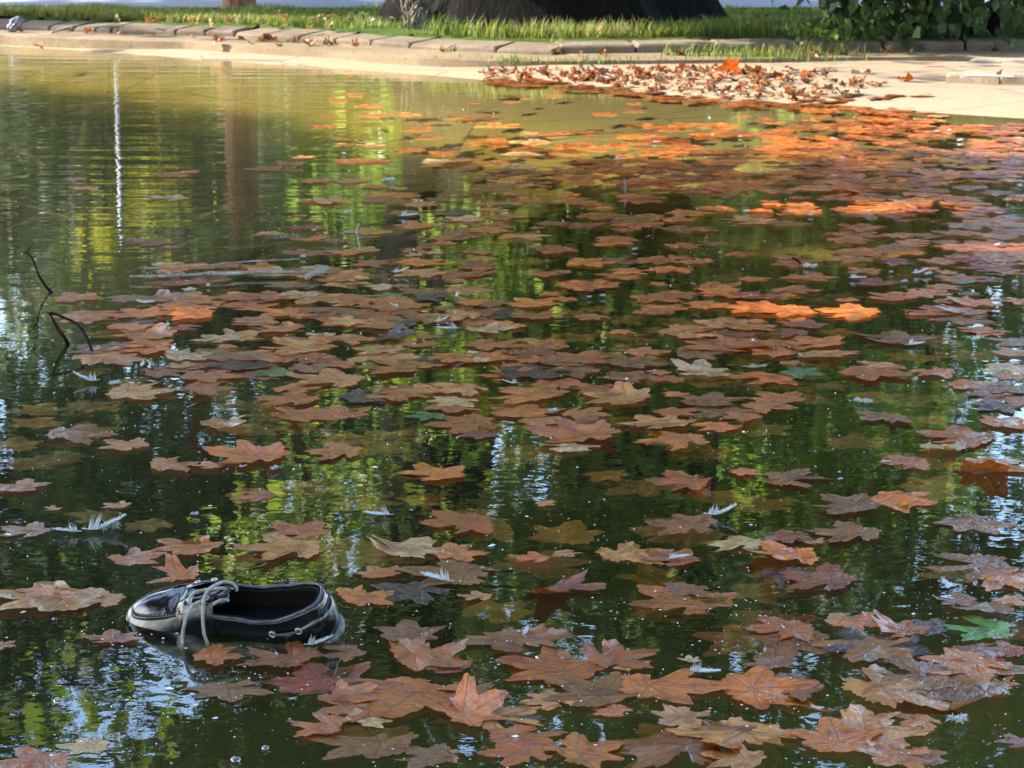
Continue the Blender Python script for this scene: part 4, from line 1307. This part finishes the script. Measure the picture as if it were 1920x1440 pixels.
    # upper wall
    rows = [[wall(k, t) for k in range(N)] for t in (0, .1, .22, .36, .5, .64, .78, .9, 1.0)]
    grid('upper', rows, leather, solid=0.0016)
    # heel counter and side overlay with a seam line
    ks = [k for k in range(N) if ring[k].x / L < 0.20]
    ks = [k for k in ks if k > N // 2] + [k for k in ks if k <= N // 2]
    rows = [[wall(k, t * np.interp(ring[k].x / L, [0, .12, .20], [.80, .62, .42]), 0.0014) for k in ks] for t in (0, .25, .5, .75, 1.0)]
    grid('heel_counter', rows, leather, closed=False, solid=0.0012)

    # toe apron between the moc seam lines
    kn = [k for k in range(N // 2 + 1) if ring[k].x / L >= 0.60]
    rows = []
    for k in kn:
        a, b = top(k), top((N - k) % N)
        a = Vector((a.x, a.y, a.z - 0.001))
        b = Vector((b.x, b.y, b.z - 0.001))
        row = []
        hw = (b - a).length / 2
        for t in np.linspace(0, 1, 15):
            p = a.lerp(b, t)
            arch = 0.011 * (1 - (2 * t - 1) ** 2) * min(1, hw / 0.024)
            x = p.x / L
            dip = -0.004 * math.exp(-((x - .70) / .035) ** 2) * (1 - (2 * t - 1) ** 4)
            wr = 0.0012 * math.sin(x * 95 + 4 * t) * math.exp(-((x - .72) / .05) ** 2)
            row.append((p.x, p.y, p.z + arch + dip + wr))
        rows.append(row)
    ap = grid('toe_apron', rows, leather, closed=False, solid=0.0014)
    # stitches on the seam
    m = MB()
    for k in range(0, N):
        x = ring[k].x / L
        if x < 0.62:
            continue
        for h in (0, 0.5):
            k2 = (k + 1) % N
            c0 = top(k).lerp(top(k2), h)
            nn = inward(k)
            p0 = c0 + nn * 0.0045 + Vector((0, 0, 0.0042))
            p1 = c0 + nn * 0.0005 + Vector((0, 0, 0.0012))
            if h == 0:
                m.tube([G(*p0), G(*((p0 + p1) / 2 + Vector((0, 0, .0009)))), G(*p1)], 0.0007, 5)
    m.build('stitching', thread, ap)
    # piping ridge along the moc seam
    m = MB()
    m.tube([G(*(top(k) + Vector((0, 0, .0006)))) for k in range(N) if ring[k].x / L > 0.585], 0.0014, 6)
    m.build('moc_seam', leather, ap)
    # collar binding
    kc = [k for k in range(N) if ring[k].x / L <= COLLAR_END]
    kc = [k for k in kc if k > N // 2] + [k for k in kc if k <= N // 2]
    m = MB()
    pts = []
    for k in kc:
        q = top(k)
        pts.append(G(q.x, q.y, q.z + .0004 + 0.0007 * mnoise.noise(Vector((k * .6, 0, 0)))))
    m.tube(spline(pts, 2), 0.0023, 8)
    m.build('collar', binding, root)
    # lining and insole
    rows = []
    for t in (1.0, .8, .6, .4, .2, .03):
        rows.append([wall(k, t, -0.0055) for k in kc])
    ln = grid('lining', rows, lining, closed=False, solid=0.001)
    rows = [[ring[k] + inward(k) * 0.004 + Vector((0, 0, 0.0155)) for k in range(N)], [ring[k] * 0.5 + Vector((L * .25, 0, 0.0155)) for k in range(N)], [Vector((L * .5, 0, 0.0155))] * N]
    grid('insole', rows, lining)
    # tongue
    rows = []
    for x, hw, zc in ((.70, .020, .056), (.64, .021, .066), (.58, .021, .0725), (.52, .020, .0755), (.47, .017, .0760), (.445, .011, .0752)):
        rows.append([(x * L, hw * t, zc - 0.010 * abs(t) ** 2.2) for t in np.linspace(-1, 1, 11)])
    grid('tongue', rows, leather, closed=False, solid=0.0018)
    # lace panels: one each side of the tongue
    for sgn in (-1, 1):
        rows = []
        for x in (.50, .53, .56, .60, .64, .675):
            k = min((kk for kk in range(N) if (ring[kk].y < 0) == (sgn < 0)), key=lambda kk: abs(ring[kk].x / L - x))
            pr = []
            for t in (.30, .5, .7, .86, .97):
                pr.append(wall(k, t, 0.0020))
            tp = top(k)
            edge = Vector((x * L, sgn * np.interp(x, [.5, .6, .68], [.013, .011, .010]), np.interp(x, [.5, .56, .62, .68], [.0785, .0780, .0725, .0640])))
            pr.append(tp.lerp(edge, .35) + Vector((0, 0, .0035)))
            pr.append(tp.lerp(edge, .7) + Vector((0, 0, .0035)))
            pr.append(edge)
            rows.append(pr)
        pn = grid('lace_panel', rows, leather, closed=False, solid=0.0022)
        for x in (.535, .62):
            ring_eyelet(pn, metal, G(x * L, sgn * .0165, np.interp(x, [.5, .56, .62, .68], [.0800, .0795, .0735, .065])), (u3 + f2 * sgn * .5).normalized(), 0.0034)
    # laces
    def lace(pts, name='lace', mat=lace_m, r=0.0023, parent=root):
        m = MB()
        p = spline(pts, 8)
        m.tube([q + mnoise.noise_vector(q * 60) * 0.0005 for q in p], [r * (1 + .06 * mnoise.noise(q * 150)) for q in p], 9)
        return m.build(name, mat, parent)

    def W(px, py, dy):
        """a point of the picture at a given distance beyond the heel foot, relative to the shoe"""
        return PV(px, py, heel.y + dy) - heel

    Z = lambda zx, zy, dy: W(200 + zx / 3.84, 1050 + zy / 3.84, dy)
    lace([Z(935, 222, .020), Z(930, 195, .018), Z(895, 165, .014), Z(835, 160, .006), Z(765, 188, -.008), Z(715, 245, -.020), Z(695, 335, -.026), Z(692, 430, -.028), Z(700, 520, -.028), Z(720, 580, -.026), Z(738, 625, -.022)])
    lace([Z(735, 262, .004), Z(690, 292, -.006), Z(640, 315, -.016), Z(590, 372, -.024), Z(562, 450, -.026), Z(548, 530, -.026), Z(545, 585, -.026), Z(552, 640, -.028)])
    lace([Z(870, 222, .014), Z(835, 204, .014), Z(770, 208, .010), Z(700, 215, .006), Z(640, 232, .002), Z(600, 268, -.004), Z(600, 312, -.010), Z(650, 335, -.014)])
    lace([Z(880, 292, .004), Z(840, 284, .000), Z(800, 298, -.006), Z(760, 320, -.012)], r=0.0023)
    # cord through the side of the collar
    m = MB()
    ks_ = [k for k in range(N) if ring[k].y < 0]
    kk = lambda x: min(ks_, key=lambda k: abs(ring[k].x / L - x))
    e1, e2 = wall(kk(.115), .60, .003), wall(kk(.235), .62, .003)
    for e, k in ((e1, kk(.115)), (e2, kk(.235))):
        nn = -inward(k)
        ring_eyelet(root, metal, G(*e), (t3 * nn.x + f2 * nn.y + u3 * 0.25).normalized(), 0.0040)
    mid = (e1 + e2) / 2 + Vector((0, -0.0035, 0))
    m.tube(spline([G(*(e1 + Vector((0, .004, 0)))), G(*e1), G(*mid), G(*e2), G(*(e2 + Vector((0, .004, 0))))], 6), 0.0019, 8)
    m.build('side_cord', cord_m, root)
    return root


def ring_eyelet(parent, mat, c, axis, r):
    m = MB()
    a = axis.orthogonal().normalized()
    b = axis.cross(a)
    pts = [c + (a * math.cos(t) + b * math.sin(t)) * r for t in np.linspace(0, 2 * math.pi, 19)]
    m.tube(pts, 0.0011, 6, False)
    m.build('eyelet', mat, parent)


shoe()

# ------------------------------------------------------------------ feathers
def feather_material():
    n = NT('white_feather')
    df = n.n('BsdfDiffuse', {'Color': n.ramp(n.noise(40, 3, 0.6, n.obj()), [(0.3, (0.62, 0.62, 0.61)), (0.7, (0.80, 0.79, 0.77))])}).outputs[0]
    tl = n.n('BsdfTranslucent', {'Color': (0.55, 0.55, 0.54)}).outputs[0]
    return n.done(n.n('MixShader', {0: 0.35, 1: df, 2: tl}).outputs[0])


M_feather = feather_material()
M_greyf = NT('grey_feather')
M_greyf = M_greyf.done(M_greyf.pbr(color=(0.22, 0.21, 0.21), rough=0.7))


def feather_mesh(kind, seed):
    """about 1 long along x, lying in the xy plane and curling up in z"""
    r = random.Random(seed)
    m = MB()
    up = {'flat': 0.10, 'curve': 0.55, 'tuft': 0.5}[kind]
    if kind == 'tuft':
        for k in range(190):
            a, e = r.uniform(0, 6.28), r.uniform(0.05, 1.4)
            l = r.uniform(.14, .34) * (1.5 if r.random() < .12 else 1)
            d = Vector((math.cos(a) * math.cos(e), math.sin(a) * math.cos(e), math.sin(e) * 0.8))
            s = Vector((-math.sin(a), math.cos(a), 0)) * r.uniform(.010, .022)
            c = r.random()
            p0 = Vector(((c - .5) * .55, .18 * math.sin(c * 4 + seed) + r.uniform(-.05, .05), 0.0))
            p1 = p0 + d * l * .6 + Vector((0, 0, .05))
            p2 = p0 + d * l + Vector((r.uniform(-.08, .08), r.uniform(-.08, .08), r.uniform(-.10, .02)))
            m.add([p0 - s, p0 + s, p1 + s * 1.3, p1 - s * 1.3, p2], [[0, 1, 2, 3], [3, 2, 4]])
        return mesh('feather', m.v, m.f, True)
    spine = []
    for k in range(13):
        t = k / 12
        spine.append(Vector((t - .5, 0.10 * math.sin(t * 2.6 + seed), 0.02 + up * (abs(t - .35) ** 1.7) * (1.0 if t > .35 else 0.6))))
    m.tube(spine, [0.013 * (1 - .8 * k / 12) for k in range(13)], 5)
    width = 0.17 if kind == 'flat' else 0.13
    nb = 80
    for sgn in (-1, 1):
        for k in range(nb):
            t = 0.14 + 0.85 * k / nb
            i = min(int(t * 12), 11)
            p0 = spine[i].lerp(spine[i + 1], t * 12 - i)
            d = (spine[i + 1] - spine[i]).normalized()
            w = width * math.sin(math.pi * min(1, max(0, (t - .08) / .92)) ** .8) ** .7 * r.uniform(.88, 1.06)
            down = t < .36
            fl = Vector((0, sgn, 0)) * w + d * w * r.uniform(.6, .8) + Vector((0, 0, r.uniform(.0, .10) * (2.2 if down else .6) + w * (.4 if kind == 'curve' else .12)))
            if down:
                fl *= r.uniform(.9, 1.6)
            s = d * (0.020 if not down else 0.006)
            m.add([p0 - s, p0 + s, p0 + fl * .6 + s * .9, p0 + fl * .6 - s * .9, p0 + fl], [[0, 1, 2, 3], [3, 2, 4]])
    return mesh('feather', m.v, m.f, True)


FE = {k: [feather_mesh(k, 5 * i + len(k)) for i in range(4)] for k in ('flat', 'curve', 'tuft')}
for k in FE:
    for me in FE[k]:
        me.materials.append(M_feather)
FEATHERS = [(196, 992, 78, 'curve', 10), (206, 990, 50, 'tuft', 60), (126, 998, 52, 'flat', 185), (163, 714, 50, 'curve', 175), (215, 722, 26, 'tuft', 0), (366, 968, 20, 'tuft', 30), (515, 882, 22, 'tuft', 100), (455, 880, 16, 'curve', 10), (958, 722, 30, 'curve', 190), (1038, 773, 22, 'tuft', 40),
            (820, 1086, 70, 'flat', 160), (598, 1212, 52, 'curve', 25), (985, 1192, 36, 'curve', 60), (1350, 965, 60, 'curve', 5), (1612, 755, 26, 'tuft', 0), (1628, 757, 24, 'tuft', 70), (1715, 647, 38, 'flat', 10), (1797, 1353, 48, 'tuft', 10), (750, 512, 32, 'curve', 10), (568, 484, 16, 'tuft', 0), (390, 538, 16, 'tuft', 60),
            (730, 340, 30, 'tuft', 20), (653, 400, 17, 'tuft', 50), (645, 290, 9, 'tuft', 0), (765, 405, 36, 'flat', 5), (855, 557, 22, 'curve', 80), (740, 577, 20, 'curve', 160), (840, 617, 42, 'flat', 190), (828, 604, 26, 'curve', 10), (885, 664, 22, 'flat', 0), (1162, 300, 22, 'flat', 15), (1230, 268, 16, 'flat', 0),
            (1190, 470, 14, 'tuft', 0), (1130, 557, 15, 'tuft', 30), (1520, 502, 28, 'tuft', 20), (1725, 514, 30, 'curve', 20), (1740, 516, 20, 'tuft', 0), (1695, 530, 18, 'tuft', 40), (1607, 523, 32, 'flat', 0), (1671, 513, 10, 'tuft', 0), (1870, 462, 16, 'tuft', 0), (1901, 531, 16, 'tuft', 60), (1565, 332, 13, 'tuft', 0), (1520, 405, 14, 'tuft', 0),
            (1630, 398, 11, 'tuft', 0), (1580, 297, 12, 'tuft', 0), (1562, 262, 11, 'tuft', 0), (1780, 246, 11, 'tuft', 0), (1800, 265, 15, 'tuft', 0), (1757, 248, 13, 'tuft', 0), (1388, 258, 9, 'tuft', 0), (1660, 870, 19, 'flat', 0), (1575, 903, 13, 'tuft', 0), (1905, 820, 19, 'tuft', 0), (1318, 1264, 62, 'flat', 5), (1272, 1050, 46, 'flat', 20),
            (1336, 255, 8, 'tuft', 0), (905, 1070, 10, 'tuft', 0), (545, 612, 12, 'tuft', 0), (330, 565, 10, 'tuft', 0), (1105, 560, 10, 'tuft', 0), (265, 688, 26, 'curve', 80), (1500, 668, 10, 'tuft', 0), (710, 966, 55, 'flat', 175), (1905, 1075, 12, 'tuft', 20), (1400, 398, 14, 'tuft', 0)]
for i, (px, py, w, kind, rot) in enumerate(FEATHERS):
    p = P(px, py + w * 0.08)
    size = w * (p - Vector((0, 0, CAM_H))).length / FPX * 1.05
    o = obj('feather', FE[kind][i % 4], None, None, (p.x, p.y, 0.005))
    o.rotation_euler = (0, 0, R(rot))
    o.scale = (size, size, size)
    tag(o, None, 'feather', 'feathers on the pond')
    form = {'flat': 'flat', 'curve': 'curved', 'tuft': 'fluffy'}[kind]
    describe(o, px, py, f'{"tiny" if w < 14 else "small" if w < 24 else "long" if w > 44 else "mid-sized"} white {form}', 'feather', next((m[2] for m in MARKS if 'feather' in m[2] and abs(m[0] - px) < 14 and abs(m[1] - py) < 10), None))
p = P(1175, 362)
o = obj('feather', FE['curve'][1].copy(), None, None, (p.x, p.y, 0.02))
o.data.materials.clear()
o.data.materials.append(M_greyf)
o.rotation_euler = (0, R(-78), R(20))
o.scale = (0.05, 0.05, 0.05)
tag(o, 'grey feather standing upright in dark water beyond the leaf mats', 'feather', 'feathers on the pond')

# ------------------------------------------------------------------ sticks, twigs, bubbles
M_twig = bark_material('wet_twig', (0.035, 0.022, 0.018), (0.010, 0.006, 0.006))
M_stick = bark_material('weathered_stick', (0.50, 0.43, 0.37), (0.30, 0.23, 0.18))


def px_tube(name, pts, mat, label, cat='twig', Y=None, group=None):
    """pts: (photo x, y, radius) floating on the water, or in an upright plane through the last water contact when Y is given"""
    m = MB()
    q = [(P(a, b, 0.012) if Y is None else PV(a, b, Y)) for a, b, _ in pts]
    q2 = spline(q, 6)
    rad = np.interp(np.linspace(0, len(pts) - 1, len(q2)), range(len(pts)), [c for _, _, c in pts])
    m.tube([p + mnoise.noise_vector(p * 25) * 0.0025 for p in q2], [float(x) * (1 + .45 * mnoise.noise(p * 90)) for x, p in zip(rad, q2)], 8)
    if mat is M_twig and len(pts) > 4:
        for k in range(3, len(q2) - 3, 6):
            e = q2[k] + Vector((random.uniform(-.018, .018), random.uniform(-.01, .01), random.uniform(.004, .02)))
            m.tube([q2[k], (q2[k] + e) / 2 + Vector((0, 0, .003)), e], [.0016, .0012, .0006], 5)
    return tag(m.build(name, mat), label, cat, group)


Y1 = P(97, 548).y
px_tube('twig', [(44, 472, .0012), (57, 478, .0018), (66, 498, .0024), (76, 520, .0028), (88, 538, .0034), (98, 548, .0038), (104, 556, .004)], M_twig, 'bare dark twig rising out of the water at the far left, curved tip uppermost', Y=Y1)
Y2 = P(128, 645).y
fork = px_tube('forked_twig', [(130, 652, .0048), (122, 635, .0046), (112, 622, .004), (103, 606, .0036), (93, 586, .003)], M_twig, 'bare forked dark twig standing in the water among leaves at the left', Y=Y2)
m = MB()
q2 = spline([PV(93, 586, Y2), PV(115, 593, Y2 - .01), PV(142, 606, Y2 - .03), PV(163, 632, Y2 - .06), PV(172, 655, Y2 - .09), PV(180, 680, Y2 - .12)], 5)
m.tube([p + mnoise.noise_vector(p * 25) * 0.0025 for p in q2], list(np.linspace(.0028, .0036, len(q2))), 8)
m.build('branch', M_twig, fork)
px_tube('stick', [(242, 519, .0036), (300, 518, .0050), (360, 515, .0047), (430, 513, .0054), (500, 511, .005), (560, 511, .0047), (585, 510, .0036)], M_stick, 'long pale grey stick floating level among brown leaves, feathers around it', 'stick')
px_tube('stick', [(575, 519, .007), (590, 513, .008), (604, 507, .009), (615, 503, .008)], M_stick, 'short brown stick end poking up past the right end of the long grey stick', 'stick')
px_tube('stick', [(270, 504, .0015), (330, 500, .002), (400, 496, .0022), (430, 492, .002), (500, 489, .0016), (562, 485, .0012)], M_stick, 'thin pale stick floating just beyond the long grey stick', 'stick')
px_tube('twig', [(1486, 482, .002), (1492, 486, .003), (1497, 491, .003), (1503, 496, .003)], M_twig, 'tiny dark bent twig above the water left of the bluish feather', Y=P(1500, 497).y)
px_tube('twig', [(985, 258, .003), (1080, 252, .003), (1180, 247, .002), (1240, 242, .0015)], M_bark_brown, 'long thin dark branch lying in the sunlit shallows')
px_tube('twig', [(905, 1070, .0012), (930, 1071, .0012), (955, 1070, .0014), (962, 1072, .002)], M_twig, 'short dark leaf stalk floating beside a white tuft behind the two-toned leaf')
px_tube('twig', [(672, 420, .0015), (669, 438, .002), (676, 470, .0015)], M_stick, 'thin pale stalk lying across the pale green oval leaf')


def bank_stick(pts, label, mat=M_stick, name='stick', cat='stick'):
    m = MB()
    q = spline([PV(a, b, P(a, c, d).y) for a, b, c, d, _ in pts], 5)
    rad = np.interp(np.linspace(0, len(pts) - 1, len(q)), range(len(pts)), [e for *_, e in pts])
    m.tube(q, [float(x) for x in rad], 7)
    tag(m.build(name, mat), label, cat)


bank_stick([(96, 61, 64, .06, .006), (125, 53, 60, .06, .007), (157, 42, 54, .06, .005)], 'pale stick leaning against the kerb at the far left')
bank_stick([(1412, 149, 151, .04, .006), (1455, 141, 143, .04, .007), (1510, 134, 137, .045, .006), (1570, 132, 135, .045, .004)], 'thin brown stick lying along the top of the leaf litter')
bank_stick([(1108, 121, 124, .045, .004), (1122, 130, 132, .045, .004), (1148, 138, 140, .04, .003)], 'thin dark twig lying on the bare sand beside the leaf litter', M_twig, 'twig', 'twig')
M_pipe = NT('pipe_plastic')
M_pipe = M_pipe.done(M_pipe.pbr(color=(0.42, 0.42, 0.42), rough=0.5))
bank_stick([(1802, 145, 166, .02, .003), (1815, 141, 166, .02, .005), (1850, 142, 167, .02, .005), (1906, 144, 168, .02, .005)], 'thin white pipe fixed along the front of the pale slabs', M_pipe, 'pipe', 'pipe')

# grey plastic bag crumpled on the kerb
bag_v, bag_f = [], []
for j in range(15):
    t = j / 14
    for k in range(24):
        a = 2 * math.pi * k / 24
        rr = 0.055 * math.sin(math.pi * (0.08 + 0.88 * t)) ** 0.8
        s = 1 + 0.5 * mnoise.noise(Vector((math.cos(a) * 1.8, math.sin(a) * 1.8, t * 3))) + 0.3 * mnoise.noise(Vector((math.cos(a) * 5, math.sin(a) * 5, t * 7)))
        bag_v.append((rr * s * math.cos(a) * .75 + 0.04 * t, rr * s * math.sin(a) * .6, 0.095 * t))
for j in range(14):
    for k in range(24):
        bag_f.append([j * 24 + k, j * 24 + (k + 1) % 24, (j + 1) * 24 + (k + 1) % 24, (j + 1) * 24 + k])
bag_f += [list(range(24))[::-1], [14 * 24 + k for k in range(24)]]
n = NT('grey_plastic')
M_bag = n.done(n.pbr(color=n.ramp(n.noise(18, 4, .6, n.obj()), [(.3, (.07, .075, .09)), (.7, (.22, .23, .26))]), rough=0.35, normal=n.bump(n.noise(40, 4, .6, n.obj()), .004)))
p = P(24, 60, 0.062)
tag(obj('plastic_bag', mesh('plastic_bag', bag_v, bag_f, False), M_bag, None, (p.x, p.y - 0.02, 0.060)), 'crumpled grey plastic bag against the kerb at the far left', 'plastic bag')

# bubbles
n = NT('bubble_film')
M_bub = n.done(n.n('MixShader', {0: n.math('ADD', 0.10, n.math('MULTIPLY', n.n('LayerWeight', {'Blend': 0.35}).outputs['Facing'], 0.5)), 1: n.n('BsdfTransparent').outputs[0], 2: n.n('BsdfGlossy', {'Roughness': 0.02}).outputs[0]}).outputs[0])
dv, df = [], []
for j in range(7):
    e = math.pi / 2 * j / 6
    for k in range(20):
        a = 2 * math.pi * k / 20
        dv.append((math.cos(e) * math.cos(a), math.cos(e) * math.sin(a), math.sin(e) * .8))
for j in range(6):
    for k in range(20):
        df.append([j * 20 + k, j * 20 + (k + 1) % 20, (j + 1) * 20 + (k + 1) % 20, (j + 1) * 20 + k])
bub = mesh('bubble', dv, df)
bub.materials.append(M_bub)
for px, py, w, lab in [(110, 1318, 28, 'large round bubble on open green water at the lower left'), (442, 1428, 26, 'round bubble at the bottom edge below the shoe'), (498, 1406, 20, 'small round bubble right of the one at the bottom edge'), (212, 1328, 12, 'small bubble right of the large round one'), (102, 1164, 12, 'bubble sitting on the tan leaf by the toe of the shoe')]:
    p = P(px, py)
    r_ = w * (p - Vector((0, 0, CAM_H))).length / FPX / 2.8
    o = obj('bubble', bub, None, None, (p.x, p.y, 0.002))
    o.scale = (r_, r_, r_)
    tag(o, lab, 'bubble', 'bubbles on the water')

# floating specks of pollen, dust and foam
def specks():
    r = np.random.default_rng(31)
    V, F = [], []
    off = 0
    for _ in range(6500):
        px, py = r.uniform(-30, 1950), 190 + 1260 * r.random() ** 0.85
        dens = 0.38 + 1.1 * mnoise.noise(Vector((px / 300, py / 90, 9)))
        if px < 500 and py < 480:
            dens *= .25
        if r.random() > dens:
            continue
        p = P(px, py)
        rad = (0.00035 + 0.0008 * r.random() ** 3) * (0.7 + 0.17 * p.y)
        if r.random() < 0.03:
            rad *= 2.4
        k = 6
        ang = r.uniform(0, 6.28)
        el = r.uniform(1.0, 2.6)
        z = 0.0012 + 0.0045 * (r.random() < 0.5)
        for j in range(k):
            a = 2 * math.pi * j / k
            q = r.uniform(.6, 1.2)
            x_, y_ = math.cos(a) * rad * el * q, math.sin(a) * rad * q
            V.append((p.x + x_ * math.cos(ang) - y_ * math.sin(ang), p.y + x_ * math.sin(ang) + y_ * math.cos(ang), z))
        V.append((p.x, p.y, z + rad * .8))
        F += [[off + j, off + (j + 1) % k, off + k] for j in range(k)]
        off += k + 1
    n = NT('pale_specks')
    tag(obj('floating_specks', mesh('floating_specks', V, F, False), n.done(n.pbr(color=(0.72, 0.70, 0.64), rough=0.6))), 'scattered pale specks of dust and down on the water', 'floating specks', kind='stuff')


specks()

# small leafy weeds along the kerb
def weed(px, py, z, h, n_leaf, pal, label):
    p = P(px, py, z)
    root = tag(obj('weed', None, loc=(p.x, p.y + .05, z - .015)), label, 'weed', 'weeds along the kerb')
    r = random.Random(px)
    m = MB()
    for k in range(5):
        a = r.uniform(0, 6.28)
        e = Vector((math.cos(a) * h * .7, math.sin(a) * h * .4, h * r.uniform(.5, 1)))
        m.tube(spline([(0, 0, -.02), e * .5 + Vector((0, 0, h * .12)), e], 3), 0.0022, 5)
    m.build('stems', M_weedstem, root)
    obj('leaves', crown_mesh('leaves', [(0, 0, h * .6, h * .7, h * .4, h * .4, 1)], n_leaf, 0.032, pal, px, .3, (0, 0, -99)), M_leaf, root)


M_weedstem = NT('weed_stem')
M_weedstem = M_weedstem.done(M_weedstem.pbr(color=(0.10, 0.14, 0.04), rough=0.6))
weed(1505, 72, .125, .11, 60, 'bright', 'pale leafy weed growing left of the shrub, leftmost of the three behind the right kerb')
weed(1562, 74, .125, .09, 110, 'bright', 'low yellow green weed in sun behind the right kerb')
weed(1630, 72, .125, .13, 70, 'bright', 'trailing weed with long leaves at the left foot of the shrub')
weed(668, 50, .125, .08, 40, 'grey', 'small grey leaved weed on bare soil left of the old tree')
weed(770, 52, .125, .08, 40, 'grey', 'small pale weed under the twiggy burr of the old tree')
weed(868, 36, .125, .15, 40, 'grey', 'tall pale leaved weed against the dark old trunk')

# ------------------------------------------------------------------ words for the leaves and feathers
def words():
    out = {}
    for it in items:
        o, px, py, head, noun, own = it
        best = None
        for mx, my, name in MARKS:
            if own == name or (abs(mx - px) < 6 and abs(my - py) < 6):
                continue
            dx, dy = px - mx, (py - my) * 2.2
            d = math.hypot(dx, dy)
            if best is None or d < best[0]:
                best = (d, dx, dy, name)
        d, dx, dy, name = best
        if own:
            lab = None
        where = ('right of' if dx > 0 else 'left of') if abs(dx) > abs(dy) else ('in front of' if dy > 0 else 'beyond')
        near = 'just ' if d < 110 else ''
        key = f'{head} {noun} {near}{where} the {name}'
        out.setdefault(key, []).append((d, o, own))
    RANK = ['nearest of these', 'second nearest', 'third nearest', 'fourth nearest', 'fifth nearest', 'sixth nearest', 'seventh nearest', 'eighth nearest', 'ninth nearest', 'tenth nearest', 'eleventh nearest', 'twelfth nearest']
    for key, lst in out.items():
        lst.sort(key=lambda t: t[0])
        for i, (d, o, own) in enumerate(lst):
            o['label'] = key if len(lst) == 1 else f'{key}, {RANK[min(i, 11)]}'
    # the landmarks themselves carry the name the others refer to
    for o, px, py, head, noun, own in items:
        if own:
            o['label'] = own + {'two-toned dark red leaf': ', cupped above open green water', 'waterlogged black leaf': ', flat, under the long white feather'}.get(own, ' floating among the brown leaves')


words()
